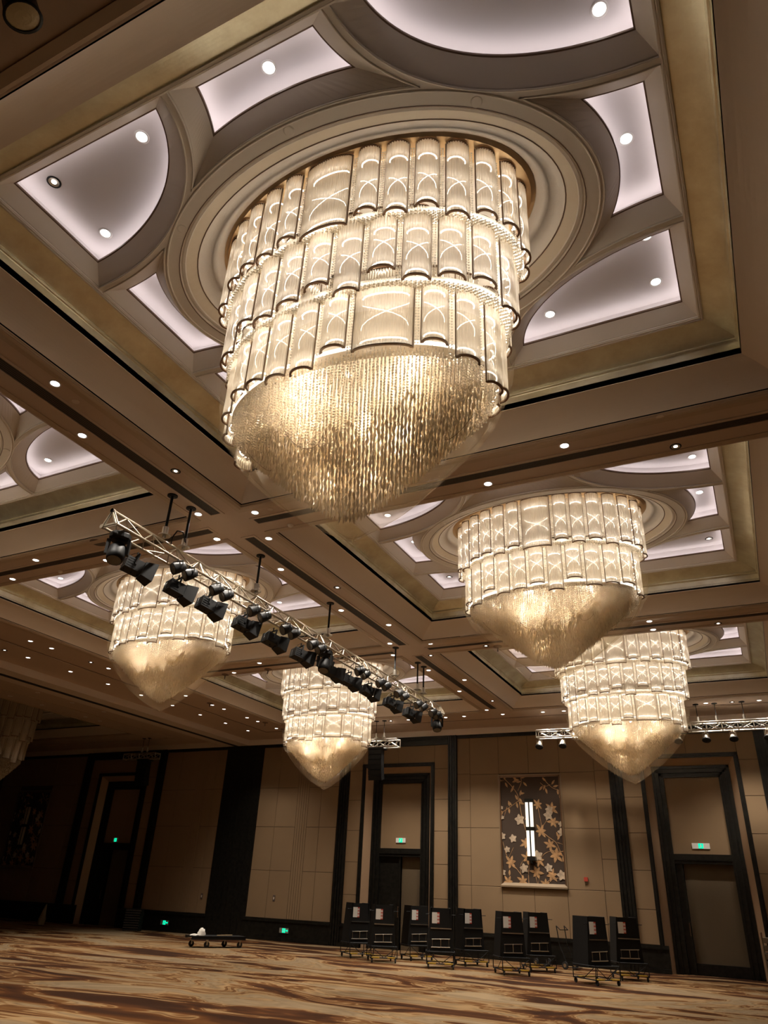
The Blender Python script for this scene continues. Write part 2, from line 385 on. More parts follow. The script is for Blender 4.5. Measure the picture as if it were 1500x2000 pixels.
cove = [(.14, ZS), (.14, ZS-.012), (.05, ZS-.016), (.02, ZS-.004), (.0, ZS+.022), (-.012, ZS+.026), (-.012, ZS+.04)]
cove2 = [(-.03, ZS+.045)]
for i in range(1, 13):
    t = i/12; th = t*PI/2
    cd_ = .5*(1-math.cos(th))+.5*t; cz = .5*math.sin(th)+.5*t
    cove2.append((-.03-.417*cd_, ZS+.045+(ZB-ZS-.045)*cz))
gprof = [(-.447, ZB+.05), (-.447, 7.905), (-.452, 7.915), (-.470, 7.922), (-.482, 7.935), (-.482, 7.948), (-.470, 7.96), (-.458, 7.961)]
for i in range(0, 11):
    t = i/10; th = t*PI/2
    cd_ = .35*(1-math.cos(th))+.65*t; cz = .35*math.sin(th)+.65*t
    gprof.append((-.455-.335*cd_, 7.962+(ZT-.005-7.962)*cz))
RIM = .18
def make_coffer():
    r = empty('ceiling', (CX[0], CY[0], 0), kind='structure')
    MB().loft(rring(cove)).build('cove_moulding', groove_m, r)
    MB().loft(rring(cove2+[(-.447, ZB+.012), (-.40, ZB+.012)])).build('cove_band', tan_m, r)
    MB().loft(rring([(-.40, ZB+.012), (-.30, ZB+.012), (-.30, ZB+.10), (-.447, ZB+.10), (-.447, ZB+.05)])).build('shadow_gap', dark_m, r)
    MB().loft(rring(gprof)).build('gold_band', gold_m, r)
    # frame mouldings round the inner field
    MB().loft(rring([(-.79, ZT-.005), (-.79, ZT-.028), (-.812, ZT-.03), (-.816, ZT-.015), (-.824, ZT-.015), (-.826, ZT-.022), (-.84, ZT-.02), (-.84, ZT)])).build('frame_moulding', taupe_m, r)
    outs = cells(0, 0); rib = MB()
    cen = [(2.6*math.cos(2*PI*i/96), 1.77*math.sin(2*PI*i/96)) for i in range(96)]
    outer = [(-TX+.035, -TY+.035), (TX-.035, -TY+.035), (TX-.035, TY-.035), (-TX+.035, TY-.035)]
    rib.poly([outer]+outs+[[(2.42*math.cos(2*PI*i/96), 1.6*math.sin(2*PI*i/96)) for i in range(96)]], ZT)
    rib.build('rib_frame', taupe_m, r)
    bead = MB()
    for c in outs: bead.path(lift(c, ZT), .011, 5, closed=True)
    bead.path([Vector((2.57*math.cos(2*PI*i/96), 1.745*math.sin(2*PI*i/96), ZT)) for i in range(96)], .014, 6, closed=True)
    bead.build('rib_bead', taupe_m, r, True)
    rims = cells(.2, .145); rims2 = cells(.215, .16)
    sl = MB(); gap = MB()
    for o_, i_, i2 in zip(outs, rims, rims2):
        sl.loft([lift(o_, ZT), lift(o_, ZT+.02), lift([(a[0]*.93+b_[0]*.07, a[1]*.93+b_[1]*.07) for a, b_ in zip(o_, i_)], ZT+.022), lift(i_, ZT+RIM-.01)])
        gap.loft([lift(i_, ZT+RIM-.01), lift(i2, ZT+RIM-.006), lift(i2, ZT+RIM+.02)])
    sl.build('cell_slope', taupe_m, r); gap.build('cell_rim_line', brownline_m, r)
    # cell ceilings, with a lamp trough hidden behind each rim
    wide = cells(.09, .04); top = MB(); led = MB()
    t1 = cells(.175, .125); t2 = cells(.150, .10)
    for i2, wd, a1, a2 in zip(rims2, wide, t1, t2):
        top.loft([lift(i2, ZT+RIM+.02), lift(wd, ZT+RIM+.02), lift(wd, ZT+.37)]); top.poly([wd], ZT+.37)
        led.loft([lift(a2, ZT+RIM+.03), lift(a1, ZT+RIM+.03)])
    top.build('cell_ceiling', cell_m, r)
    L = led.build('cove_light', cove_e, r)
    # medallion
    MB().loft(ering([(2.42, 1.60, ZT), (2.415, 1.595, ZT+.05), (2.40, 1.58, ZT+.05), (2.39, 1.572, ZT+.03), (2.36, 1.545, ZT+.03), (2.35, 1.535, ZT+.045)])).build('medallion_moulding', taupe_m, r, False)
    MB().loft(ering([(2.35, 1.535, ZT+.045), (2.23, 1.40, ZT+.11)])).build('medallion_band', cream_m, r)
    MB().loft(ering([(2.23, 1.40, ZT+.11), (2.225, 1.395, ZT+.125), (2.16, 1.33, ZT+.16), (2.07, 1.25, ZT+.22), (2.065, 1.245, ZT+.212), (2.0, 1.19, ZT+.26), (1.95, 1.14, ZT+.31), (1.93, 1.12, ZT+.345), (.01, .01, ZT+.345)])).build('medallion_dome', plaster_m, r, True)
    ln = MB(); ln.path([Vector((2.23*math.cos(2*PI*i/96), 1.4*math.sin(2*PI*i/96), ZT+.11)) for i in range(96)], .008, 5, closed=True)
    ln.path([Vector((2.425*math.cos(2*PI*i/96), 1.605*math.sin(2*PI*i/96), ZT+.004)) for i in range(96)], .008, 5, closed=True)
    ln.build('medallion_line', brownline_m, r, True)
    bm = MB()
    for x, y in ((0, 1.68), (0, -1.68), (1.72, 1.20), (-1.72, 1.20), (1.72, -1.20), (-1.72, -1.20)):
        bm.lathe([(.055, ZT), (.055, ZT-.006), (.045, ZT-.008), (.001, ZT-.008)], (x, y, 0), 16)
    bm.build('access_cap', taupe_m, r)
    return r, L
cof, led0 = make_coffer()
for c in range(3):
    for j in range(3):
        if (c, j) == (0, 0) or (c == 2 and j == 0): continue
        tr = kids(cof)
        if c == 2: tr = [k for k in tr if k != led0]
        dup(cof, (CX[c], CY[j], 0), tree=tr)

# ------------------------------------------------------------------ floor and walls
MB().add([(XL, YN, 0), (XR, YN, 0), (XR, YW+1.2, 0), (XL, YW+1.2, 0)], [(0, 1, 2, 3)]).build('floor', carpet_m, kind='structure')
b = MB(); b.box(XR, XR+.1, YN, YW, 0, ZS+.1); b.build('wall_right', fabric_m, kind='structure')
b = MB(); b.box(XL-.1, XL, YN, YW, 0, ZS+.1); b.build('wall_left', fabric_m, kind='structure')
b = MB(); b.box(XL, XR, YN-.1, YN, 0, ZS+.1); b.build('wall_front', fabric_m, kind='structure')
wall = MB()
def fpanel(x0, x1, z0, z1, y=YW, g=.012):
    """upholstered panel with a shadow joint round it"""
    loops = []
    for d, yy in ((g/2, y+.02), (g/2, y+.004), (g, y)):
        loops.append([Vector((x0+d, yy, z0+d)), Vector((x1-d, yy, z0+d)), Vector((x1-d, yy, z1-d)), Vector((x0+d, yy, z1-d))])
    wall.loft(loops); n = len(wall.v); wall.f.append((n-4, n-3, n-2, n-1))
def pgrid(xs, zs):
    for i in range(len(xs)-1):
        for k in range(len(zs)-1): fpanel(xs[i], xs[i+1], zs[k], zs[k+1])
ZD, ZH = .72, 7.03
back = MB()    # dark backing seen only in the joints
def mural_bay(x0, x1, mx0, mx1):
    pgrid([x0, x0+.5], [ZD, 1.2, 2.11, 3.02, 3.93, 4.84, 5.75, ZH]); pgrid([x1-.5, x1], [ZD, 1.2, 2.11, 3.02, 3.93, 4.84, 5.75, ZH])
    pgrid([x0+.5, mx0], [2.11, 3.93, 5.72, ZH]); pgrid([mx1, x1-.5], [2.11, 3.93, 5.72, ZH])
    mm = (mx0+mx1)/2
    pgrid([x0+.5, mx0, mm, mx1, x1-.5], [ZD, 2.11]); pgrid([mx0, mm, mx1], [5.72, ZH])
mural_bay(-10.05, -4.56, -8.45, -6.25)
mural_bay(-35.0, -29.15, -33.5, -31.25)
mural_bay(.45, 6.5, 2.2, 4.6)
pgrid([-18.84, -17.93, -16.95], [ZD, 2.35, 3.92, 5.4, ZH]); pgrid([-16.42, -15.84, -15.05], [ZD, 2.35, 3.92, 5.4, ZH])
xs = [-16.95+i*.53/5 for i in range(6)]
for i in range(5): pgrid([xs[i], xs[i+1]], [ZD, ZH])
pgrid([-24.2, -23.3, -22.3], [ZD, 2.35, 3.92, 5.4, ZH]); pgrid([-21.78, -21.3, -20.77], [ZD, 2.35, 3.92, 5.4, ZH])
xs = [-22.3+i*.52/5 for i in range(6)]
for i in range(5): pgrid([xs[i], xs[i+1]], [ZD, ZH])
back.box(XL, -29.2, YW+.015, YW+.05, 0, ZS); back.box(-24.2, -15.0, YW+.015, YW+.05, 0, ZS); back.box(-10.1, -4.5, YW+.015, YW+.05, 0, ZS); back.box(.4, XR, YW+.015, YW+.05, 0, ZS)
DOORS = [-12.48, -2.05, -26.68]
for dc in DOORS:
    for s in (-1, 1):
        a, c = dc+s*1.52, dc+s*2.1
        pgrid(sorted([a, c]), [ZD, 1.65, 2.73, 3.81, 4.89, 5.97, 6.83])
    pgrid([dc-1.52, dc, dc+1.52], [6.2, 6.83])
    for x0, x1 in ((dc-2.1, dc-1.4), (dc+1.4, dc+2.1)): back.box(x0, x1, YW+.015, YW+.05, 0, 7.15)
    back.box(dc-1.4, dc+1.4, YW+.015, YW+.05, 6.2, 7.15)
wall.build('wall_back', fabric_m, kind='structure')
back.build('wall_back', mat('joint shadow', (.05, .03, .018), .9), kind='structure')
def pilaster(x0, x1, name, z1=7.15, d=.09, ribs=4):
    p = MB(); p.box(x0, x1, YW-d*.5, YW+.1, 0, z1)
    n = ribs; w_ = (x1-x0)/n
    for i in range(n):
        c = x0+(i+.5)*w_; dd = d*(.35+.65*(1 if i % 2 else .55))
        p.box(c-w_*.36, c+w_*.36, YW-d*.5-dd*.6, YW-d*.4, 0, z1)
    p.build(name, blackstone_m, kind='structure')
k = 10
for dc in DOORS:
    pilaster(dc-2.53, dc-2.1, 'trim_%d' % k); pilaster(dc+2.08, dc+2.44, 'trim_%d' % (k+1))
    h = MB(); h.box(dc-2.1, dc+2.08, YW-.06, YW+.1, 6.83, 7.15); h.box(dc-2.1, dc+2.08, YW-.1, YW-.05, 7.03, 7.15); h.build('trim_%d' % (k+2), blackstone_m, kind='structure')
    # thin inner frame
    f = MB()
    for s in (-1, 1):
        x0, x1 = sorted((dc+s*1.52, dc+s*1.39)); f.box(x0, x1, YW-.05, YW+.08, .45, 6.2); xm = (x0+x1)/2; f.box(xm-.03, xm+.03, YW-.075, YW-.04, .45, 6.2)
    f.box(dc-1.52, dc+1.52, YW-.05, YW+.08, 6.07, 6.2); f.box(dc-1.52, dc+1.52, YW-.075, YW-.04, 6.11, 6.16)
    f.build('trim_%d' % (k+3), blackstone_m, kind='structure')
    k += 4
p = MB(); p.box(-20.77, -18.84, YW-.05, YW+.1, 0, 7.15)
for x in (-20.4, -20.1, -19.83, -19.5, -19.2): p.box(x, x+.02, YW-.065, YW-.05, 0, 7.15)
p.build('trim_%d' % k, blackstone_m, kind='structure'); k += 1
p = MB()
for x0, x1 in ((XL, -29.2), (-24.2, -20.77), (-18.84, -15.05), (-10.05, -4.58), (.4, XR)): p.box(x0, x1, YW-.03, YW+.05, ZH, 7.15)
p.build('trim_%d' % k, blackstone_m, kind='structure'); k += 1
p = MB()
segs = [(XL, -29.2), (-24.25, -20.7), (-18.9, -15.0), (-10.1, -4.5), (.35, XR)]
for dc in DOORS: segs += [(dc-2.2, dc-1.28), (dc+1.28, dc+2.2)]
for x0, x1 in segs:
    p.box(x0, x1, YW-.07, YW+.05, 0, ZD-.1); p.box(x0, x1, YW-.10, YW+.05, ZD-.1, ZD-.05); p.box(x0, x1, YW-.07, YW+.05, ZD-.05, ZD); p.box(x0, x1, YW-.11, YW, 0, .12)
p.build('baseboard_back', blackstone_m, kind='structure')
# doors in splayed niches
RD = .35
def door(dc, idx, x0, x1, z0, z1):
    d = empty('door_%d' % idx, (dc, YW+RD, 0), kind='structure')
    rv = MB(); a, c = 1.39, 1.19
    rv.add([(-a, -RD+.02, 0), (-c, 0, 0), (-c, 0, 5.87), (-a, -RD+.02, 6.07), (a, -RD+.02, 0), (c, 0, 0), (c, 0, 5.87), (a, -RD+.02, 6.07)],
           [(0, 1, 2, 3), (5, 4, 7, 6), (3, 2, 6, 7)])
    rv.build('door_reveal', revealm, d)
    cs = MB()
    for i, (o_, n_, y) in enumerate(((1.19, 1.11, 0.), (1.11, 1.05, .05), (1.05, .98, .02), (.98, .90, .07), (.90, .84, .04))):
        for s in (-1, 1):
            xa, xb = sorted((s*o_, s*n_)); cs.box(xa, xb, y-.05, y+.1, 0, 5.87-(1.19-o_))
        cs.box(-o_, o_, y-.05, y+.1, 5.87-(1.19-n_), 5.87-(1.19-o_))
    cs.build('door_casing', blackstone_m, d)
    tp = MB(); tp.box(-.85, .85, .08, .12, 3.2, 5.55); tp.build('upper_panel', fabric_m, d)
    tr = MB(); tr.box(-.85, .85, .0, .2, 2.97, 3.24); tr.box(-.85, .85, -.03, .05, 3.06, 3.12); tr.build('transom', blackstone_m, d)
    lf = MB(); lf.box(x0, x1, .22, .27, z0, z1); o = lf.build('door_panel', doorleaf_m, d)
    sd = MB()
    if x0 > -.84: sd.box(-.85, x0, .12, .26, 0, 2.97); sd.box(x0-.07, x0, .06, .26, 0, 2.97)
    if x1 < .84: sd.box(x1, .85, .12, .26, 0, 2.97)
    if z0 > .05: sd.box(x0, x1, .12, .26, 0, z0)
    if sd.v: sd.build('door_leaf', blackstone_m, d)
    hb = MB(); hb.tube((x0-.03, .0, 1.0), (x0-.03, .0, 1.35), .012); hb.tube((x0-.03, .0, 1.02), (x0-.03, .14, 1.02), .01); hb.tube((x0-.03, .0, 1.33), (x0-.03, .14, 1.33), .01)
    hb.build('door_handle', frame_m, d)
    return d
door(DOORS[0], 1, .02, .83, 0., 2.97)
door(DOORS[1], 2, -.62, .83, .30, 2.97)
door(DOORS[2], 3, -.3, .83, 0., 2.97)
# torn plastic film left on top of the right upper door panel
f = MB(); 
for i in range(14):
    x = DOORS[1]-.8+i*.12; f.add([(x, YW+RD+.06, 5.52), (x+.11, YW+RD+.05, 5.53), (x+.1, YW+RD+.045, 5.46+.03*random.random()), (x+.02, YW+RD+.06, 5.44+.04*random.random())], [(0, 1, 2, 3)])
o = f.build('plastic_film', bag_m); tag(o, 'torn strip of clear plastic film along the top of the right door panel', 'plastic film')
# back closure behind the niches
b = MB(); b.box(XL, XR, YW+.75, YW+.8, 0, ZS); b.build('wall_back', dark_m, kind='structure')

# ------------------------------------------------------------------ chandeliers
ZP = 8.42
def etab(a, bb, N=720):
    t = [0.]; 
    for i in range(N):
        th = 2*PI*(i+.5)/N; t.append(t[-1]+math.hypot(a*math.sin(th), bb*math.cos(th))*2*PI/N)
    return t
def eslots(a, bb, n, th0):
    t = etab(a, bb); tot = t[-1]; N = len(t)-1
    def at(s):
        s %= tot; lo, hi = 0, N
        while hi-lo > 1:
            m = (lo+hi)//2
            if t[m] <= s: lo = m
            else: hi = m
        return 2*PI*(lo+(s-t[lo])/(t[hi]-t[lo]))/N
    s0 = t[int(th0 % 360/360*N)]
    return [at(s0+tot*i/n) for i in range(n+1)], tot/n
def panel_pts(a, bb, t0, t1, sag, m, inset=0.):
    p0 = Vector((a*math.cos(t0), bb*math.sin(t0), 0)); p1 = Vector((a*math.cos(t1), bb*math.sin(t1), 0))
    ch = p1-p0; nrm = Vector((ch.y, -ch.x, 0)).normalized()
    if nrm.dot(p0) < 0: nrm = -nrm
    out = []
    for i in range(m+1):
        u = i/m; ph = PI*u; x = .5-.5*math.cos(ph)
        out.append(p0+ch*x+nrm*(sag*math.sin(ph)-inset))
    return out, nrm
def rod_sheet(bm, a, bb, t0, t1, sag, z0, z1):
    """half-round bundle of vertical glass rods, each rod its own flute"""
    L = math.hypot(a*(math.cos(t1)-math.cos(t0)), bb*(math.sin(t1)-math.sin(t0)))
    nr = max(10, int(L/.0165)); pts, nrm = panel_pts(a, bb, t0, t1, sag, nr)
    prof = []
    for i in range(nr):
        p, q = pts[i], pts[i+1]; d = q-p; n = Vector((d.y, -d.x, 0)).normalized()
        if n.dot(nrm) < -.2: n = -n
        for j in range(4):
            u = j/4; prof.append(p+d*u+n*math.sin(PI*u)*.013)
    prof.append(pts[-1])
    bm.loft([[Vector((p.x, p.y, z)) for p in prof] for z in (z0, z1)], closed=False)
def frame_strip(bm, a, bb, t0, t1, sag, z, m=14, w=.02, h=.016, inset=0):
    pts, n = panel_pts(a, bb, t0, t1, sag+.004, m, -.015)
    loops = []
    for i, p in enumerate(pts):
        d = pts[min(i+1, m)]-pts[max(i-1, 0)]; nn = Vector((d.y, -d.x, 0)).normalized()
        if nn.dot(n) < -.2: nn = -nn
        q = p-nn*w
        loops.append([Vector((p.x, p.y, z)), Vector((p.x, p.y, z+h)), Vector((q.x, q.y, z+h)), Vector((q.x, q.y, z))])
    bm.loft(loops)
    return pts[0], pts[-1]
TIERS = [dict(a=1.75, b=1.03, n=30, th=-107, top=ZP-.01, bot=[7.46, 7.37, 7.48, 7.47, 7.39], sag=.072, merge=1),
         dict(a=1.61, b=.94, n=25, th=-107, top=7.56, bot=[6.66, 6.72, 6.56, 6.76, 6.62], sag=.072, merge=None),
         dict(a=1.455, b=.855, n=24, th=-113, top=6.86, bot=[5.85, 5.83, 5.97, 5.90, 6.0, 5.96], sag=.072, merge=3)]
def make_chandelier(nt_, dz, label, rough_seed, lamps=True):
    """nt_ tiers of rod panels; the conical bead and leaf curtain below"""
    rnd = random.Random(rough_seed)
    r = empty('chandelier', (CX[0], CY[0], 0), 0, label, 'chandelier', 'large crystal chandeliers')
    tree = []
    pl = MB(); pl.loft(ering([(1.93, 1.13, ZP+.055), (1.93, 1.13, ZP+.02), (1.88, 1.10, ZP)], 72)); pl.poly([[(p.x, p.y) for p in ering([(1.88, 1.10, ZP)], 72)[0]]], ZP)
    tree.append((pl.build('canopy_plate', brass_m, r), []))
    core = MB(); beads = MB(); strands = MB(); wires = MB()
    for ti in range(nt_):
        T = TIERS[ti]; a, bb = T['a'], T['b']; top = T['top']
        th, sl = eslots(a, bb, T['n'], T['th'])
        gap = .035/sl
        i = 0
        while i < T['n']:
            w_ = 2 if T['merge'] == i else 1
            t0, t1 = th[i], th[i+w_]
            if t1 < t0: t1 += 2*PI
            d = t1-t0; g = gap*d/w_; t0p, t1p = t0+g, t1-g
            zb = T['bot'][i % len(T['bot'])]+rnd.uniform(-.012, .012)
            if ti == 2 and abs(math.cos((t0+t1)/2)) >.96: zb -= .12
            ptop = top
            pm = MB(); rod_sheet(pm, a, bb, t0p, t1p, T['sag'], zb+.012, ptop)
            po = pm.build('rod_panel', crystal_m, r, True)
            fm = MB(); e0, e1 = frame_strip(fm, a, bb, t0p, t1p, T['sag'], zb, 14); frame_strip(fm, a, bb, t0p, t1p, T['sag'], ptop-.02, 14)
            for e in (e0, e1): fm.box(e.x-.007, e.x+.007, e.y-.007, e.y+.007, zb, ptop)
            fo = fm.build('panel_frame', frame_m, po)
            subs = [fo]
            H = top-zb
            for q, zz in enumerate((zb+.13*H, zb+.45*H, zb+.47*H, zb+(.82 if ti == 0 else .70)*H)):
                pp, _ = panel_pts(a, bb, t0p+.1*(t1p-t0p), t1p-.1*(t1p-t0p), T['sag']*.9, 8, .035)
                s_ = (.0, .22, -.22, .0)[q]*(1 if w_ == 1 else 1.3)
                sm = MB(); sm.path([Vector((p.x, p.y, zz+s_*(j/8-.5))) for j, p in enumerate(pp)], (.008, .004, .004, .008)[q], 5)
                subs.append(sm.build('glow_arc', arc_e, po, True))  # glowing arc imitates bulb light smeared across the glass rods
            tree.append((po, subs))
            # bead strings in the joint between panels
            for tt in (t0-.35*g, t0+.35*g):
                z = zb+.02
                while z < top-.02:
                    beads.octa((a*.992*math.cos(tt), bb*.992*math.sin(tt), z), .013); z += .034
            i += w_
        # inner reflecting drum and stepped plate under the tier
        ca, cb = a-.13, bb-.13; zlow = min(T['bot'])+.06
        core.loft(ering([(ca, cb, top), (ca, cb, zlow+.05)], 64))
        if ti < nt_-1:
            na, nb = TIERS[ti+1]['a'], TIERS[ti+1]['b']
        else:
            na, nb = 0.02, .02
        core.loft(ering([(a-.02, bb-.02, zlow+.085), (max(na-.13, .01), max(nb-.13, .01), zlow+.085)], 64))
        # added glowing board under the step, made up to backlight the beads
        if ti < nt_-1:
            lb = MB(); lb.loft(ering([(a-.03, bb-.03, min(T['bot'])+.125), (na-.10, nb-.10, min(T['bot'])+.125)], 64))
            tree.append((lb.build('fill_glow_board', board_e if lamps else white_m, r), []))
        # fringe of beads on the step
        zf = min(T['bot'])+.05
        if ti < nt_-1:
            for rr in range(8):
                f_ = rr/7-.06; ra, rb = a-.03-(a-na)*f_*.98, bb-.03-(bb-nb)*f_*.98
                tab, _ = eslots(ra, rb, int(4.9*(ra+rb)/2/.042*1.28), 0)
                for tt in tab[:-1]:
                    for q in range(2): beads.octa((ra*math.cos(tt), rb*math.sin(tt), zf+.03-q*.034+.012*rnd.random()), .0155)
    # conical curtain
    TL = TIERS[nt_-1]; A, B_ = TL['a']-.01, TL['b']-.01
    zt = min(TL['bot'])+.12; ztip = zt-1.28
    drops = MB(); sp = .038
    ny = int(2*B_/sp)
    for iy in range(-ny//2, ny//2+1):
        y = iy*sp; 
        for ix in range(-int(A/sp)-1, int(A/sp)+2):
            x = (ix+(.5 if iy % 2 else 0))*sp+rnd.uniform(-.006, .006); yy = y+rnd.uniform(-.006, .006)
            rho = math.hypot(x/A, yy/B_)
            if rho > .985: continue
            ze = ztip+(zt-.12-ztip)*rho**1.22+rnd.uniform(-.03, .03)
            th_ = math.atan2(yy/B_, x/A)
            zlim = zt-.24-.40*math.sin(th_)**2+.08*abs((9*th_/PI+.3) % 2-1)*2-.08+.05*math.sin(23*th_)
            z0 = min(zt, ze+.62)
            if ze < zlim-.02:
                z = ze; n = 0
                while z < min(zlim, ze+.46):
                    hh = .058; rr = .0165; an = rnd.uniform(0, PI); ca_, sa_ = math.cos(an)*rr, math.sin(an)*rr; an2 = an+1.2; cb_, sb_ = math.cos(an2)*rr*.8, math.sin(an2)*rr*.8
                    drops.add([(x, yy, z), (x+ca_, yy+sa_, z+hh*.9), (x-ca_, yy-sa_, z+hh*.9), (x+cb_, yy+sb_, z+hh*1.3), (x-cb_, yy-sb_, z+hh*1.3), (x, yy, z+hh*2)], [(0, 1, 3), (0, 3, 2), (0, 2, 4), (0, 4, 1), (1, 5, 3), (3, 5, 2), (2, 5, 4), (4, 5, 1)])
                    z += hh*2+.006
                zz = max(z, zlim) if rnd.random() < .5 else z
                z = zz
            else: z = ze+rnd.uniform(0, .03)
            ztp = min(zt, max(z, ze)+.22)
            while z < ztp:
                beads.octa((x, yy, z), .0125, .015); z += .031
            if rho > .55 and rnd.random() < .8: strands.add([(x-.0015, yy, ztp), (x+.0015, yy, ztp), (x+.0015, yy, zt+.1), (x-.0015, yy, zt+.1)], [(0, 1, 2, 3)])
    lb = MB(); lb.poly([[(p.x*1., p.y) for p in ering([(A-.01, B_-.01, 0)], 64)[0]]], zt+.075)  # added glowing disc, made up to backlight the bead curtain
    tree.append((lb.build('fill_glow_board', board_e if lamps else white_m, r), []))
    # brass hoops among the beads
    for i in range(7):
        th_ = i*.9; ra = .10+.04*(i % 3); cx_, cy_ = A*.74*math.cos(th_), B_*.74*math.sin(th_)
        wires.path([Vector((cx_+ra*1.3*math.cos(t*PI/12), cy_+ra*.8*math.sin(t*PI/12), ztip+(zt-.12-ztip)*min(1, math.hypot((cx_+ra*1.3*math.cos(t*PI/12))/A, (cy_+ra*.8*math.sin(t*PI/12))/B_))**1.22+.015)) for t in range(2, 13)], .0025, 4)
    tree.append((core.build('reflector_drum', core_m, r, True), []))
    tree.append((beads.build('crystal_beads', bead_m, r, kind='stuff'), []))
    tree.append((drops.build('leaf_drops', drop_m, r, kind='stuff'), []))
    tree.append((strands.build('hanging_wires', frame_m, r, kind='stuff'), []))
    tree.append((wires.build('wire_hoops', frame_m, r), []))
    # bulbs under the stepped plate
    for i in range(8):
        th_ = 2*PI*i/8+.2; bx, by = A*.62*math.cos(th_), B_*.62*math.sin(th_); bz = zt+.02
        bu = MB(); bu.lathe([(.001, -.03), (.02, -.022), (.028, 0), (.02, .02), (.012, .035), (.012, .07)], (bx, by, bz), 8)
        tree.append((bu.build('bulb', bulb_e if lamps else white_m, r, True), []))
    # dust cover of thin film round the cone, gathered at the tip
    bag = MB(); loops = []; n = 72
    for q, (f_, z) in enumerate(((1.07, zt+.34), (1.05, zt+.10), (1.03, zt-.05), (.95, zt-.28), (.84, zt-.50), (.70, zt-.72), (.54, zt-.94), (.37, zt-1.13), (.20, zt-1.29), (.08, zt-1.39), (.012, zt-1.44))):
        loops.append([Vector(((A*f_+.05*f_)*(1+.012*math.sin(7*t+q)+.02*math.sin(19*t-q*.6)*(.3 if q < 2 else 1))*math.cos(t)+.05*(1-f_), (B_*f_+.05*f_)*(1+.012*math.sin(7*t+q)+.02*math.sin(19*t-q*.6)*(.3 if q < 2 else 1))*math.sin(t), z+.02*math.sin(5*t+q)*(q > 1))) for t in [2*PI*i/n for i in range(n)]])
    bag.loft(loops); tree.append((bag.build('dust_cover', bag_m, r, True), []))
    for po, _ in tree: po.location = (0, 0, 0)
    return r, tree, zt
def point(loc, pw, rad=.12, name='chandelier inner glow'):
    l = bpy.data.lights.new(name, 'POINT'); l.energy = pw; l.color = (1, .92, .82); l.shadow_soft_size = rad
    o = bpy.data.objects.new(name, l); COL.objects.link(o); o.location = loc; return o
chA, treeA, ztA = make_chandelier(3, 0, 'huge three-tiered crystal chandelier, nearest and largest in the picture', 3)
chB, treeB, ztB = make_chandelier(2, 0, 'two-tiered crystal chandelier on the right, behind the largest one', 5)
chB.location = (CX[0], CY[1], 0)
place = [(chA, CX[0], CY[0], 3), (chB, CX[0], CY[1], 2)]
c = dup(chA, (CX[0], CY[2], 0), label='three-tiered crystal chandelier at far right in front of the right door', tree=treeA)
c = dup(chA, (CX[1], CY[0], 0), label='three-tiered crystal chandelier just beyond the left picture edge', tree=treeA)  # out of view, put in for the light it throws
c = dup(chB, (CX[1], CY[1], 0), label='two-tiered crystal chandelier on the left behind the lighting truss', tree=treeB)
c = dup(chA, (CX[1], CY[2], 0), label='three-tiered crystal chandelier hanging in the middle near the back wall', tree=treeA)
# unlit one in the neighbouring hall
un = [(p, [q for q in s if not q.name.startswith('glow_arc')]) for p, s in treeA if not p.name.startswith(('bulb', 'fill_glow_board', 'dust_cover'))]
c = dup(chA, (CX[2], CY[2], 0), label='unlit crystal chandelier in the dark neighbouring hall at far left', tree=un)
for x, y, zt in ((CX[0], CY[0], ztA), (CX[0], CY[1], ztB), (CX[0], CY[2], ztA), (CX[1], CY[0], ztA), (CX[1], CY[1], ztB), (CX[1], CY[2], ztA)):
    # bulb light under the plate, then added fill rings that brighten the bead curtain
    for i in range(6):
        t = 2*PI*i/6+.3
        point((x+1.1*math.cos(t), y+.62*math.sin(t), zt-.02), P_LOW/6, .06)
    for n_, f_, dz_ in ((5, .80, -.16), (4, .50, -.42), (2, .22, -.78)):
        for i in range(n_):
            t = 2*PI*i/n_+.6
            point((x+f_*math.cos(t), y+.58*f_*math.sin(t), zt+dz_), P_MID/11, .10)

# ------------------------------------------------------------------ downlights
def make_downlight(name, lit, ring=False):
    d = empty(name)
    f = MB(); R = .078
    f.lathe([(R, 0), (R, -.006), (R-.012, -.008), (R-.02, -.004), (R-.024, .002)], n=20)
    f.build('trim_ring', black_m if ring else ring_w, d, True)
    if ring: g = MB(); g.lathe([(R-.02, -.007), (R-.045, -.004), (R-.05, -.002)], n=20); g.build('inner_ring', silver_m, d, True)
    l = MB(); l.lathe([(R-.022, -.001), (R-.03, .0), (.001, -.004)] if not ring else [(R-.05, -.003), (.001, -.006)], n=20)
    l.build('lamp_lens', lit, d, True)
    return d
dim_m = mat('unlit lamp glass', (.5, .42, .3), .3)
dl = make_downlight('downlight', down_e); dr = make_downlight('downlight', down_e, True); dd_ = make_downlight('downlight', dim_m)
used = set()
def beam(x, y):
    # the light of one downlight
    l = bpy.data.lights.new('downlight beam', 'SPOT'); l.energy = P_DOWN*(.62 if x < -16 else 1); l.color = (1, .91, .80); l.spot_size = math.radians(95); l.spot_blend = .6; l.shadow_soft_size = .05
    o = bpy.data.objects.new('downlight beam', l); COL.objects.link(o); o.location = (x, y, ZS-.02)
def put(proto, x, y, z, label, grp):
    if proto.name not in used:
        used.add(proto.name); proto.location = (x, y, z); tag(proto, label, 'downlight', grp); return proto
    return dup(proto, (x, y, z), label=label, group=grp)
G1 = 'downlights in the ceiling beams'
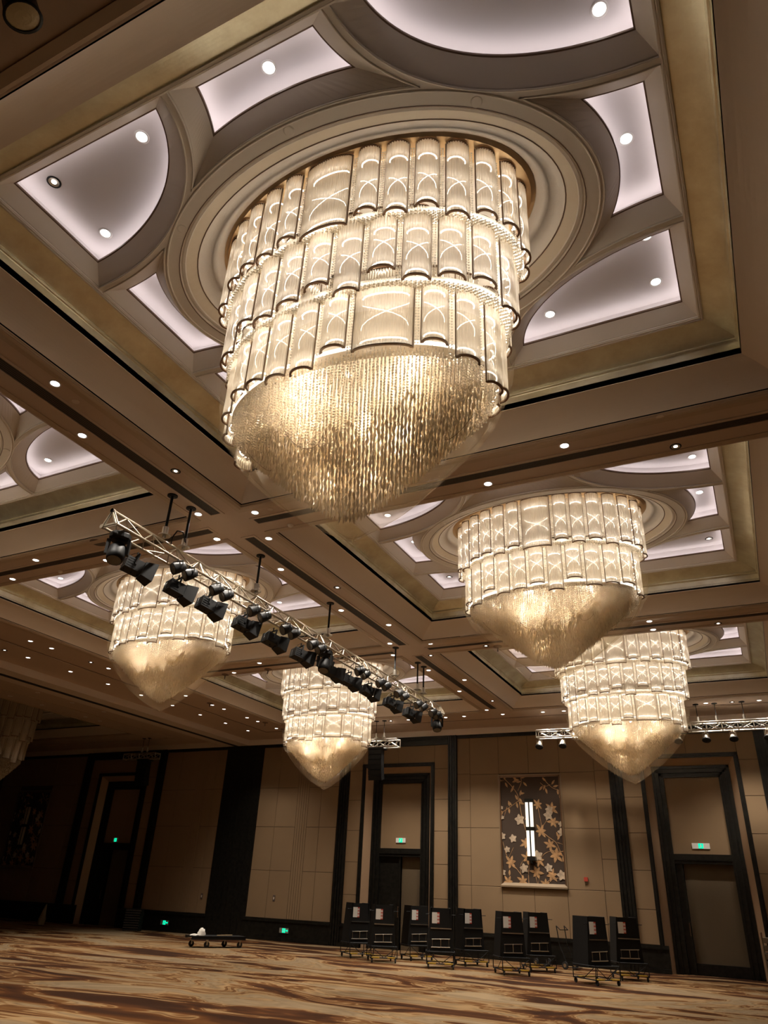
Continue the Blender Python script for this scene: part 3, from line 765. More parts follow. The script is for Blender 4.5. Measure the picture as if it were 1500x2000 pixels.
rows = [
 ('right row, long lengthwise beam', [(-7.32, 4.62, 0), (-7.32, 6.96, 1), (-6.96, 8.57, 0), (-7.32, 9.51, 0), (-7.3, 12.03, 1), (-7.3, 14.52, 0), (-6.92, 16.15, 0), (-7.3, 17.09, 1), (-7.3, 19.63, 0), (-7.33, 22.27, 1)]),
 ('left row, long lengthwise beam', [(-7.93, 5.65, 0), (-7.93, 8.25, 0), (-8.25, 9.18, 0), (-7.9, 10.79, 0), (-7.9, 13.27, 0), (-7.9, 15.82, 0), (-8.25, 16.75, 0), (-7.91, 18.37, 0), (-7.91, 20.81, 0), (-7.92, 23.42, 0)]),
 ('right row, far left side beam', [(-17.17, 12.48, 0), (-17.14, 13.17, 0), (-17.12, 14.59, 1), (-17.1, 15.27, 0), (-17.04, 18.75, 0), (-17.0, 20.13, 0), (-16.98, 20.78, 0), (-17.0, 22.22, 0), (-16.98, 22.89, 0), (-17.0, 24.2, 0)]),
 ('left row, far left side beam', [(-18.66, 12.84, 1), (-18.62, 13.61, 0), (-18.58, 15.16, 0), (-18.56, 16.7, 0), (-18.54, 18.21, 0), (-18.51, 19.77, 0), (-18.5, 21.31, 0), (-18.47, 22.82, 0), (-18.46, 24.3, 0)]),
 ('row along the back wall', [(-12.9, 24.15, 0), (-11.88, 24.13, 1), (-11.16, 24.13, 0), (-9.7, 24.12, 0), (-9.0, 24.12, 0), (-7.6, 24.17, 0), (-6.2, 24.2, 0), (-5.5, 24.23, 0), (-4.1, 24.25, 0), (-1.11, 24.35, 0), (-.37, 24.4, 1), (.38, 24.4, 0)]),
 ('row, nearer crosswise beam', [(-13.75, 9.15, 0), (-12.39, 8.61, 0), (-11.0, 9.15, 0), (-2.98, 9.14, 0), (-1.65, 8.54, 0), (-.25, 9.14, 1)]),
 ('row, farther crosswise beam', [(-13.6, 16.86, 0), (-12.24, 16.24, 0), (-5.65, 16.77, 1), (-1.62, 16.24, 0), (-1.62, 16.84, 0), (-.24, 16.87, 1)]),
]
for nm, L in rows:
    for i, (x, y, rg) in enumerate(L):
        fr = 'from left' if nm.startswith('row') else 'going away'
        put(dr if rg else dl, x, y, ZS, '%s downlight, %s %s, %s' % ('black-ringed' if rg else 'white', ordn(i), fr, nm), G1)
        beam(x, y)
ccn = {(0, 0): 'nearest chandelier', (0, 1): 'second right chandelier', (0, 2): 'far right chandelier', (1, 0): 'left edge bay', (1, 1): 'left chandelier', (1, 2): 'middle chandelier'}
pos = {'near right corner': [(2.88, -1.31)], 'right side': [(2.88, 0)], 'far right corner': [(2.88, 2.07), (2.88, 1.31), (1.56, 2.1)], 'far side': [(0, 2.1)],
       'far left corner': [(-2.88, 2.07), (-2.88, 1.31), (-1.6, 2.1)], 'left side': [(-2.88, 0)], 'near left corner': [(-2.88, -2.07), (-2.88, -1.31), (-1.6, -2.07)], 'near side': [(0, -2.1)]}
vis = {(0, 0): ['near right corner', 'right side', 'far right corner', 'near left corner', 'near side'],
       (0, 1): ['near right corner', 'right side', 'far right corner', 'far left corner', 'left side', 'near left corner'], (0, 2): ['right side', 'far right corner', 'far left corner', 'left side'],
       (1, 0): ['far right corner', 'far side'], (1, 1): ['far right corner', 'right side', 'left side', 'near left corner', 'far left corner'], (1, 2): ['far right corner', 'right side', 'left side']}
for (c_, j), nm in ccn.items():
    for wv in vis[(c_, j)]:
        L = pos[wv]
        for q, (dx, dy) in enumerate(L):
            rg = (abs(dx) == 2.88 and abs(dy) == 2.07 and (dx < 0 or j > 0))
            wq = '' if len(L) == 1 else [', outer angle', ', side', ', end'][q]
            put(dr if rg else dl, CX[c_]+dx, CY[j]+dy, ZT+.37, 'downlight in %s white panel, %s%s' % (wv, nm, wq), 'downlights in the white coffer panels')
for i, (x, y) in enumerate([(-22.0, 16.83), (-22.0, 18.35), (-21.95, 19.85), (-23.5, 16.9), (-23.5, 18.29), (-23.45, 20.35), (-23.45, 21.11), (-29.57, 24.83), (-28.01, 24.79), (-26.47, 24.77)]):
    put(dd_, x, y, ZS, 'small unlit downlight, %s over the dark left hall' % ordn(i), 'unlit downlights over the dark hall')
# small ceiling devices
def device(x, y, kind, label):
    if kind == 'smoke_detector':
        d = empty('smoke_detector', (x, y, ZS), 0, label, 'smoke detector', 'ceiling detectors')
        MB().lathe([(.06, 0), (.06, -.012), (.04, -.016)], n=16).build('detector_base', tan_m, d, True)
        MB().lathe([(.04, -.016), (.036, -.035), (.02, -.045), (.001, -.045)], n=16).build('sensor_head', taupe_m, d, True)
    elif kind == 'cap':
        d = empty('access_cap', (x, y, ZS), 0, label, 'ceiling cap', 'round ceiling caps')
        MB().lathe([(.05, 0), (.05, -.006), (.001, -.008)], n=16).build('cap_disc', tan_m, d)
    else:
        d = empty('ceiling_speaker', (x, y, ZS), 0, label, 'speaker')
        MB().lathe([(.17, 0), (.17, -.008), (.155, -.01)], n=24).build('speaker_rim', soffit_m, d)
        MB().lathe([(.155, -.008), (.001, -.01)], n=24).build('speaker_grille', grille_m, d)
device(-6.64, 9.19, 'smoke_detector', 'small detector on the beam crossing right of the truss rods')
device(-12.37, 9.22, 'smoke_detector', 'small detector on the left crosswise beam above a grille')
device(-6.64, 8.56, 'cap', 'flat round cap on the beam crossing under the largest chandelier')
device(-7.37, 5.01, 'cap', 'flat round cap between two downlights left of the largest chandelier')
device(-.35, 8.35, 'cap', 'flat round cap on the right crosswise beam near the picture edge')
device(-1.67, 9.39, 'cap', 'flat round cap beneath the slot grille right of the largest chandelier')
device(-10.5, 8.45, 'speaker', 'round ceiling loudspeaker on the crosswise beam left of the truss end')
for (x, y), s in zip([(-2.59, 16.20), (-5.38, 16.89), (-13.97, 16.92), (-12.36, 16.85), (-16.88, 19.85), (-16.79, 23.12), (-16.8, 24.39)],
                     ['above the far right chandelier', 'beside a ringed downlight between the two right chandeliers', 'left of the middle far chandelier, farther out', 'just above the middle far chandelier', 'nearest on the left side beam', 'second on the left side beam', 'farthest on the left side beam']):
    d = empty('rigging_point', (x, y, ZS), 0, 'bare black rigging point on the ceiling, '+s, 'rigging point', 'bare rigging points')
    MB().lathe([(.11, 0), (.11, -.02), (.05, -.03), (.03, -.05)], n=16).build('ceiling_flange', brownline_m, d)
    MB().tube((0, 0, -.03), (0, 0, -.14), .012).build('hanging_eye', black_m, d)

# ------------------------------------------------------------------ trusses
def hang_rod(x, y, zt, label, big=True):
    d = empty('hanging_rod', (x, y, ZS), 0, label, 'hanging rod', 'black rods holding the trusses')
    MB().lathe([(.085, 0), (.085, -.018), (.03, -.03)], n=18).build('ceiling_flange', black_m, d)
    r_ = .022 if big else .01
    MB().tube((0, 0, -.02), (0, 0, zt-ZS), r_, 10).build('rod', black_m, d)
    c_ = MB(); c_.tube((0, 0, zt-ZS), (0, 0, zt-ZS-.13), .05 if big else .04, 14); c_.tube((0, 0, zt-ZS-.14), (0, 0, zt-ZS-.155), .1 if big else .07, 16)
    c_.tube((0, 0, zt-ZS-.15), (0, 0, zt-ZS-.2), .03, 10)
    c_.build('connector', silver_m, d)
    return d
def tri_truss(p0, L, label):
    """triangular truss along +y from p0"""
    t = empty('lighting_truss', p0, 0, label, 'truss')
    A = Vector((0, 0, .24)); B = Vector((-.14, 0, 0)); C = Vector((.14, 0, 0)); Y = Vector((0, 1, 0))
    ch = MB()
    for P in (A, B, C): ch.tube(P, P+Y*L, .022, 10)
    ch.build('main_chord', metal_m, t)
    br = MB(); n = int(L/.28); s = L/n
    for i in range(n):
        for P, Q in ((A, B), (A, C), (B, C)):
            a, c_ = (P, Q) if i % 2 else (Q, P)
            br.tube(a+Y*i*s, c_+Y*(i+1)*s, .010, 6, cap=False)
    for k_ in range(0, int(L)+1, 2):
        for P, Q in ((A, B), (A, C), (B, C)): br.tube(P+Y*min(k_, L), Q+Y*min(k_, L), .012, 6)
    br.build('brace', metal_m, t)
    for yy in (0, L):
        pl = MB()
        for P, Q in ((A, B), (A, C), (B, C)): 
            d = (Q-P).normalized(); n_ = Vector((-d.z, 0, d.x))
            pl.add([P+Y*yy+n_*.03, Q+Y*yy+n_*.03, Q+Y*yy-n_*.03, P+Y*yy-n_*.03, P+Y*(yy+.012)+n_*.03, Q+Y*(yy+.012)+n_*.03, Q+Y*(yy+.012)-n_*.03, P+Y*(yy+.012)-n_*.03], [(0, 1, 2, 3), (7, 6, 5, 4), (0, 4, 5, 1), (1, 5, 6, 2), (2, 6, 7, 3), (3, 7, 4, 0)])
            pl.tube(P+Y*(yy-.02), P+Y*(yy+.03), .034, 10)
        pl.build('end_plate', metal_m, t)
    return t
tri_truss((-7.9, 6.47, 6.30), 12.7, 'long triangular aluminium lighting truss hung lengthwise with black spotlights')
for i, y in enumerate([7.56, 8.03, 10.09, 12.78, 16.17, 17.59, 18.0]):
    hang_rod(-7.9, y, 6.78, 'black rod holding the long lighting truss, %s from its near end' % ordn(i))
for q in (0,):
    c_ = MB(); c_.path([(-7.87, 8.03, 6.66), (-7.86, 7.98, 6.76), (-7.84, 7.88, 6.84), (-7.84, 7.76, 6.80), (-7.86, 7.70, 6.66), (-7.88, 7.72, 6.55)], .012, 6)
    o = c_.build('power_cable', black_m, None, True); tag(o, 'black cable looping down between the two nearest rods of the lighting truss', 'cable')
def box_truss(x0, x1, y, z0, z1, label):
    t = empty('box_truss', (x0, y, z0), 0, label, 'truss'); L = x1-x0; h = z1-z0; w_ = .3
    ch = MB()
    for yy in (0, w_):
        for zz in (0, h): ch.tube((0, yy, zz), (L, yy, zz), .025, 8)
    ch.build('main_chord', silver_m, t)
    br = MB(); n = max(2, round(L/.45)); s = L/n
    for i in range(n+1):
        for yy in (0, w_): br.tube((i*s, yy, 0), (i*s, yy, h), .014, 6)
        for zz in (0, h): br.tube((i*s, 0, zz), (i*s, w_, zz), .012, 6)
        if i < n:
            for yy in (0, w_): br.tube((i*s, yy, 0), ((i+1)*s, yy, h), .011, 6); br.tube((i*s, yy, h), ((i+1)*s, yy, 0), .011, 6)
    br.build('brace', silver_m, t)
box_truss(-6.5, 3.2, 24.3, 6.57, 6.80, 'long silver box truss in front of the back wall at right')
for x, s in ((-1.42, 'left'), (-.88, 'middle'), (-.11, 'right')):
    hang_rod(x, 24.42, 6.98, 'thin rod holding the right wall truss, %s of three' % s, False)
box_truss(-13.4, -11.55, 24.0, 6.44, 6.70, 'short silver box truss over the left door holding loudspeakers')
for x, s in ((-12.41, 'left'), (-12.09, 'right')): hang_rod(x, 24.03, 6.92, 'thin rod above the loudspeaker truss over the door, %s of two' % s, False)
box_truss(-25.3, -23.45, 24.55, 6.5, 6.73, 'short box truss in the dark left hall holding loudspeakers')
for x, s in ((-24.3, 'left'), (-24.0, 'right')): hang_rod(x, 24.58, 6.98, 'thin rod above the truss in the dark left hall, %s of two' % s, False)
def line_array(x, y, z, label):
    a = empty('loudspeaker_column', (x, y, z), 0, label, 'loudspeaker', 'hanging loudspeaker columns')
    MB().box(-.28, .32, -.06, .34, -.04, .0).build('rigging_frame', black_m, a)
    yz = [(0, -.05)]; ang = 0; zc = -.05; yc = 0
    for i in range(6):
        ang = math.radians([0, 1, 3, 6, 10, 14][i]); h = .17
        M = Matrix.Translation((0, yc, zc)) @ Matrix.Rotation(ang, 4, 'X')
        bx = MB()
        vs = [(-.27, -.0, 0), (.27, 0, 0), (.20, .36, 0), (-.20, .36, 0), (-.27, 0, -h), (.27, 0, -h), (.20, .36, -h), (-.20, .36, -h)]
        bx.add([M @ Vector(v) for v in vs], [(0, 1, 2, 3), (7, 6, 5, 4), (0, 4, 5, 1), (1, 5, 6, 2), (2, 6, 7, 3), (3, 7, 4, 0)])
        bx.box(-.255, .255, -.012, .0, -h+.012, -.012, M)
        bx.build('speaker_cabinet', black_m, a)
        e = M @ Vector((0, 0, -h-.008)); zc, yc = e.z, e.y
line_array(-12.40, 23.98, 6.40, 'curved black loudspeaker column hanging in front of the left door')
line_array(-24.1, 24.5, 6.46, 'curved loudspeaker column hanging in the dark left hall')

# ------------------------------------------------------------------ stage lamps
def make_fresnel():
    f = empty('barn_door_spotlight'); f.scale = (.8, .8, .8)
    R_ = Matrix.Rotation(math.radians(-22), 4, 'Z') @ Matrix.Rotation(math.radians(-12), 4, 'X')
    b_ = MB()
    b_.box(-.15, .15, -.24, .10, -.12, .11, R_)
    for zz in (-.08, -.03, .02, .07): b_.box(-.155, .155, -.22, -.04, zz, zz+.012, R_)
    for yy in (-.2, -.05, .08): b_.tube(R_ @ Vector((0, yy, -.12)), R_ @ Vector((0, yy, -.155)), .012, 6)
    b_.build('lamp_body', black_m, f)
    MB().lathe([(.12, 0), (.11, .012), (.001, .02)], M=R_ @ Matrix.Translation((0, .10, 0)) @ Matrix.Rotation(-PI/2, 4, 'X'), n=16).build('lamp_lens', lens_m, f)
    for s in range(4):
        Q = R_ @ Matrix.Rotation(s*PI/2, 4, 'Y') @ Matrix.Translation((0, .11, .14)) @ Matrix.Rotation(math.radians(11), 4, 'X')
        d = MB(); d.add([Q @ Vector(v) for v in [(-.14, 0, 0), (.14, 0, 0), (.19, .24, 0), (-.19, .24, 0), (-.14, 0, .004), (.14, 0, .004), (.19, .24, .004), (-.19, .24, .004)]], [(0, 3, 2, 1), (4, 5, 6, 7), (0, 1, 5, 4), (1, 2, 6, 5), (2, 3, 7, 6), (3, 0, 4, 7)])
        d.build('barn_door', black_m, f)
    y = MB()
    for s in (-1, 1): y.box(s*.165-.008, s*.165+.008, -.09, -.05, -.01, .22, R_)
    y.box(-.17, .17, -.09, -.05, .21, .225, R_); y.tube(R_ @ Vector((0, -.07, .22)), (0, -.02, .31), .015); y.build('yoke', black_m, f)
    c_ = MB(); c_.path([(0, -.2, .05), (-.05, -.32, -.08), (-.08, -.25, .1), (-.06, -.1, .25), (0, 0, .33)], .006, 5); c_.build('power_cable', black_m, f, True)
    return f
def make_par():
    f = empty('round_wash_light'); f.scale = (.86, .86, .9)
    R_ = Matrix.Rotation(math.radians(-28), 4, 'Z') @ Matrix.Rotation(math.radians(118), 4, 'X')
    MB().lathe([(.02, -.17), (.07, -.16), (.085, -.10), (.10, -.04), (.108, .06), (.108, .085), (.098, .085)], n=20, M=R_).build('lamp_can', black_m, f, True)
    MB().lathe([(.098, .08), (.05, .088), (.001, .09)], n=20, M=R_).build('lamp_lens', lens_m, f)
    y = MB()
    for s in (-1, 1): y.tube((s*.118, 0, -.02), (s*.118, 0, .13), .009, 6)
    y.tube((-.118, 0, .13), (.118, 0, .13), .009, 6); y.tube((0, 0, .13), (0, 0, .17), .014, 6); y.build('yoke', black_m, f)
    return f
def make_head():
    f = empty('moving_head_light')
    MB().lathe([(.001, .14), (.14, .14), (.16, .11), (.16, .05), (.13, .02), (.001, .02)], n=12).build('base_unit', black_m, f)
    y = MB()
    for s in (-1, 1): y.add([(s*.17, -.05, .03), (s*.17, .05, .03), (s*.17, .04, -.2), (s*.17, -.04, -.2), (s*.13, -.05, .03), (s*.13, .05, .03), (s*.13, .04, -.2), (s*.13, -.04, -.2)], [(0, 1, 2, 3), (7, 6, 5, 4), (0, 4, 5, 1), (1, 5, 6, 2), (2, 6, 7, 3), (3, 7, 4, 0)])
    y.build('yoke', black_m, f)
    M = Matrix.Translation((0, 0, -.17)) @ Matrix.Rotation(math.radians(-20), 4, 'X')
    MB().lathe([(.001, .16), (.09, .15), (.13, .08), (.135, -.06), (.115, -.15), (.105, -.15)], n=14, M=M).build('lamp_head', black_m, f, True)
    MB().lathe([(.105, -.148), (.05, -.158), (.001, -.16)], n=14, M=M).build('lamp_lens', lens_m, f)
    return f
def series(proto, cat, items, grp):
    first = True
    for (x, y, z, rz, lab) in items:
        if first: proto.location = (x, y, z); proto.rotation_euler = (0, 0, rz); tag(proto, lab, cat, grp); tr = kids(proto); first = False
        else: dup(proto, (x, y, z), rz, lab, grp)
series(make_fresnel(), 'spotlight', [(-8.06, y, 5.98, random.uniform(-.12, .12), 'black box spotlight with barn doors, %s from the near end of the lighting truss' % ordn(i)) for i, y in enumerate([7.28, 8.24, 9.04, 10.08, 11.03, 12.05, 13.3, 14.1, 15.1, 16.36, 17.55])], 'barn door spotlights on the lighting truss')
series(make_par(), 'stage light', [(-7.70, y, 6.12, random.uniform(-.15, .15), 'round black wash light, %s from the near end of the lighting truss' % ordn(i)) for i, y in enumerate([7.77, 8.05, 8.74, 9.02, 9.82, 10.16, 10.89, 11.18, 11.89, 12.2, 13.92, 14.22, 14.98, 15.3, 16.0, 16.34, 17.2, 17.54, 18.2, 18.52])], 'round wash lights on the lighting truss')
series(make_head(), 'moving light', [(-7.9, 6.72, 6.13, .6, 'black moving head light under the near end of the lighting truss'), (-7.9, 12.75, 6.13, .2, 'black moving head light midway along the lighting truss'), (-7.9, 19.0, 6.13, .5, 'black moving head light under the far end of the lighting truss')], 'moving head lights')
def make_small():
    f = empty('track_spotlight')
    R_ = Matrix.Rotation(math.radians(-28), 4, 'X')
    MB().lathe([(.001, .17), (.06, .16), (.075, .08), (.10, -.02), (.12, -.09), (.10, -.09)], n=16, M=R_).build('lamp_can', metal_m, f, True)
    MB().lathe([(.122, -.06), (.126, -.10), (.105, -.10), (.06, -.085), (.001, -.085)], n=16, M=R_).build('lamp_lens', black_m, f)
    y = MB(); y.tube((0, 0, .12), (0, 0, .225), .014, 6); y.tube((-.09, 0, .0), (-.09, 0, .14), .008, 5); y.tube((.09, 0, .0), (.09, 0, .14), .008, 5); y.tube((-.09, 0, .14), (.09, 0, .14), .008, 5); y.build('yoke', metal_m, f)
    return f
series(make_small(), 'spotlight', [(x, 24.3, 6.33, 0, 'small spotlight under the right wall truss, '+s) for x, s in ((-6.41, 'at its left end'), (-5.63, 'second from its left end'), (-2.06, 'half behind the far right chandelier'), (-1.26, 'just right of the far right chandelier'), (-.5, 'second right of the far right chandelier'), (.43, 'at the right picture edge'))], 'small spotlights under the wall truss')
# big lamp close to the viewer in the top left corner
f = empty('large_spotlight', (-3.65, 1.22, 6.98), -.5, 'large out of focus black spotlight in the top left corner of the picture', 'spotlight')
f.scale = (.8, .8, .8)
R_ = Matrix.Rotation(math.radians(24), 4, 'X')
MB().lathe([(.03, .30), (.12, .28), (.14, .1), (.15, -.05), (.16, -.07), (.135, -.07)], n=24, M=R_).build('lamp_can', black_m, f, True)
MB().lathe([(.137, -.06), (.07, -.075), (.001, -.08)], n=24, M=R_).build('lamp_lens', mat('clear lens', (.45, .36, .2), .2, bump=.2, bscale=20), f)
y = MB()
for s in (-1, 1): y.tube((s*.165, 0, 0), (s*.165, 0, .3), .014, 8)
y.tube((-.165, 0, .3), (.165, 0, .3), .014, 8); y.tube((0, 0, .3), (0, 0, (ZS-6.98)/.8), .02, 8); y.build('yoke', black_m, f)

# ------------------------------------------------------------------ folded stages on wheels
def make_stage():
    f = empty('folded_stage'); f.scale = (.84, .88, 1)
    H = 1.46
    for s in (-1, 1):       # two decks leaning together
        M = Matrix.Translation((s*.41, .28, .36)) @ Matrix.Rotation(s*math.radians(-5.5), 4, 'Y')
        MB().box(-.025, .025, -.30, .34, 0, H-.37, M).build('deck', black2_m, f)
    fp = MB(); fp.box(-.33, .33, -.02, .0, .93, 1.44); fp.box(-.37, .37, -.015, .01, .40, .93); fp.build('end_board', black2_m, f)
    n = MB(); n.box(-.29, -.12, -.028, -.021, 1.06, 1.33); n.build('notice_sheet', paper_m, f)
    n = MB(); n.box(-.12, -.04, -.028, -.021, 1.06, 1.33); o = n.build('red_notice', red_m, f, label='red printed notice')
    n = MB()
    for i in range(2):
        for j in range(3): n.box(-.113+i*.037, -.087+i*.037, -.0285, -.028, 1.085+j*.08, 1.14+j*.08)
    n.build('notice_print', paper_m, o)
    bar = MB(); bar.box(-.33, .36, -.05, -.03, .93, .955); bar.box(.005, .05, -.055, -.05, .93, .957); bar.build('latch_bar', silver_m, f)
    hf = MB()
    hf.tube((-.29, -.04, .68), (.31, -.04, .70), .011); hf.tube((-.31, -.04, .49), (.31, -.04, .50), .013); hf.path([(-.02, -.04, .69), (.0, -.045, .68), (.005, -.045, .60), (-.0, -.045, .50)], .014, 6)
    hf.tube((-.27, -.04, .49), (-.27, -.04, .68), .005); hf.tube((.27, -.04, .50), (.27, -.04, .70), .005)
    hf.build('folding_leg_frame', silver_m, f)
    pin = MB(); pin.tube((-.50, .0, 1.28), (-.30, .0, 1.28), .008); pin.tube((.30, .0, 1.28), (.50, .0, 1.28), .008); pin.build('lock_pin', black_m, f)
    ch = MB()
    for x in (-.45, .45):
        for y_ in (-.32, .62): ch.tube((x, y_, .10), (x, y_, .42), .014, 6)
        ch.tube((x, -.32, .12), (x, .62, .12), .014, 6); ch.tube((x, -.32, .40), (x, .62, .40), .012, 6); ch.tube((x, -.32, .40), (x, .2, .12), .009, 6)
    for y_ in (-.32, .62):
        ch.tube((-.45, y_, .12), (.45, y_, .12), .014, 6); ch.tube((-.45, y_, .40), (.45, y_, .40), .012, 6)
    ch.tube((-.45, -.32, .40), (0, -.32, .12), .009, 6); ch.tube((.45, -.32, .40), (0, -.32, .12), .009, 6); ch.box(-.48, .48, -.1, .6, .36, .40)
    ch.build('undercarriage', black_m, f)
    for x0, x1, y0, y1 in ((-.42, -.16, -.36, -.22), (.12, .38, -.36, -.22), (-.28, .28, .46, .64)):
        yp = MB(); yp.box(x0, x1, y0, y1, .118, .142); yp.build('foot_pad', yellow_m, f)
    for x in (-.40, .40):
        for y_ in (-.29, .59):
            w_ = MB(); w_.tube((x-.018, y_, .055), (x+.018, y_, .055), .055, 14); o = w_.build('caster_wheel', rubber_m, f)
            q = MB(); q.box(x-.028, x-.022, y_-.02, y_+.02, .05, .125); q.box(x+.022, x+.028, y_-.02, y_+.02, .05, .125); q.box(x-.03, x+.03, y_-.03, y_+.03, .115, .125); q.build('caster_fork', black_m, o)
    return f
st = [(-11.75, 22.25, .85, 'folded black stage unit at the left end of the row'), (-10.62, 21.60, .62, 'folded black stage unit, second from the left'), (-10.20, 23.2, .80, 'folded black stage unit, third from the left, set back'),
      (-8.72, 21.35, .42, 'folded black stage unit, fourth from the left, the widest looking'), (-8.38, 23.0, .72, 'folded black stage unit, fifth from the left, ending the left group'),
      (-6.68, 21.4, .62, 'left of the two folded stage units under the flower mural'), (-6.42, 23.05, .55, 'right of the two folded stage units under the flower mural'),
      (-4.35, 20.95, .92, 'left of the two folded stage units before the right pilaster, turned sideways'), (-3.95, 22.95, .48, 'right of the two folded stage units before the right pilaster')]
series(make_stage(), 'folded stage', [(x, y, 0, rz, l) for x, y, rz, l in st], 'folded mobile stage units along the back wall')
# flat dolly with cloth
d = empty('flat_dolly', (-16.45, 21.45, 0), 1.02, 'low black flat dolly standing alone on the carpet at left', 'dolly')
p = MB(); p.box(-.95, .85, -.32, .32, .27, .32); p.box(-.95, .85, -.32, -.27, .22, .30); p.box(-.95, .85, .27, .32, .22, .30); p.build('platform', black_m, d)
p = MB(); p.path([(-.95, -.3, .27), (-1.12, -.28, .26), (-1.12, .28, .26), (-.95, .3, .27)], .014, 6); p.build('push_handle', frame_m, d)
for x in (-.75, -.4, .35, .7):
    w_ = MB(); y_ = -.22 if x in (-.4, .7) else .22
    w_.tube((x, y_-.025, .085), (x, y_+.025, .085), .085, 14); w_.build('caster_wheel', rubber_m, d)
    q = MB(); q.box(x-.03, x+.03, y_-.034, y_+.034, .17, .23); q.box(x-.02, x+.02, y_-.034, y_-.028, .07, .18); q.box(x-.02, x+.02, y_+.028, y_+.034, .07, .18); q.build('caster_fork', silver_m, d)
def blob(name, c, rx, ry, rz_, seed, m, label, cat):
    rnd = random.Random(seed); b_ = MB(); n, k_ = 16, 8; loops = []
    for j in range(k_+1):
        ph = PI/2*j/k_
        loops.append([Vector((c[0]+rx*math.cos(ph)*math.cos(2*PI*i/n)*(1+.14*rnd.uniform(-1, 1)), c[1]+ry*math.cos(ph)*math.sin(2*PI*i/n)*(1+.14*rnd.uniform(-1, 1)), c[2]+rz_*math.sin(ph)*(1+.1*rnd.uniform(-1, 1)))) for i in range(n)])
    b_.loft(loops); b_.poly([[(p_.x, p_.y) for p_ in loops[0]]], c[2]); o = b_.build(name, m, None, True); tag(o, label, cat); return o
blob('cloth_bundle', (-16.72, 20.98, .322), .13, .13, .20, 2, cloth_m, 'round crumpled white bundle on the flat dolly', 'cloth')
blob('folded_cloth', (-16.78, 20.72, .322), .17, .10, .045, 3, cloth_m, 'flat white cloth lying on the dolly next to the bundle', 'cloth')
o = MB().tube((-16.35, 21.3, .335), (-16.1, 21.75, .345), .012, 6).build('wooden_stick', mat('pale wood', (.5, .36, .18), .6)); tag(o, 'short pale stick lying on the flat dolly', 'stick')
# hand trucks
def make_truck():
    f = empty('hand_truck')
    p = MB()
    for x in (-.2, .2): p.path([(x, 0, .1), (x, .25, .6), (x, .33, 1.1)], .014, 6)
    for u in (.3, .55, .8): p.tube((-.2, .25*u*1.2, .1+.62*u), (.2, .25*u*1.2, .1+.62*u), .01, 6)
    p.path([(-.2, .33, 1.1), (-.2, .2, 1.0), (.2, .2, 1.0), (.2, .33, 1.1)], .012, 6)
    p.box(-.22, .22, -.22, .02, .05, .06); p.build('truck_frame', black_m, f)
    for x in (-.25, .25):
        w_ = MB(); w_.tube((x-.02, .06, .1), (x+.02, .06, .1), .10, 16); o_ = w_.build('wheel', rubber_m, f)
        q = MB(); q.tube((x-.024, .06, .1), (x+.024, .06, .1), .05, 12); q.build('wheel_hub', silver_m, o_)
    return f
series(make_truck(), 'hand truck', [(-5.95, 24.8, 0, 1.2, 'black hand truck with its handle up, between the two pairs of stage units'), (-6.9, 25.2, 0, 1.0, 'black hand truck leaning low behind the stage units under the mural')], 'hand trucks')
# left hall: hanging cloth and flat slabs standing in for stacked chairs
b_ = MB(); loops = []
for j, (z, rr) in enumerate(((0, .17), (.2, .18), (.36, .13), (.5, .09), (.72, .035), (.76, .01))):
    loops.append([Vector((-27.65+.12*j/5+rr*(1+.2*math.sin(3*t+j))*math.cos(t), 24.2+rr*.6*math.sin(t), z)) for t in [2*PI*i/14 for i in range(14)]])
b_.loft(loops); o = b_.build('draped_sack', mat('grey cloth', (.3, .25, .17), .9), None, True); tag(o, 'pale sack standing on the floor of the dark left hall', 'sack')
def make_slab():
    f = empty('stacked_slab')
    MB().box(-.30, .30, -.25, .25, .012, .085).build('slab_board', black2_m, f)
    e = MB(); e.box(-.305, .305, -.255, -.25, .03, .045); e.build('edge_strip', grille_m, f)
    for x in (-.26, .26): MB().box(x-.03, x+.03, -.2, .2, 0, .012).build('slab_foot', rubber_m, f)
    return f
series(make_slab(), 'slab', [(-23.4, 25.0, i*.0855, .4+.05*(i % 3), 'dark flat slab in the stack by the dark hall door, %s from the floor' % ordn(i)) for i in range(9)], 'stacked slabs by the dark hall door')

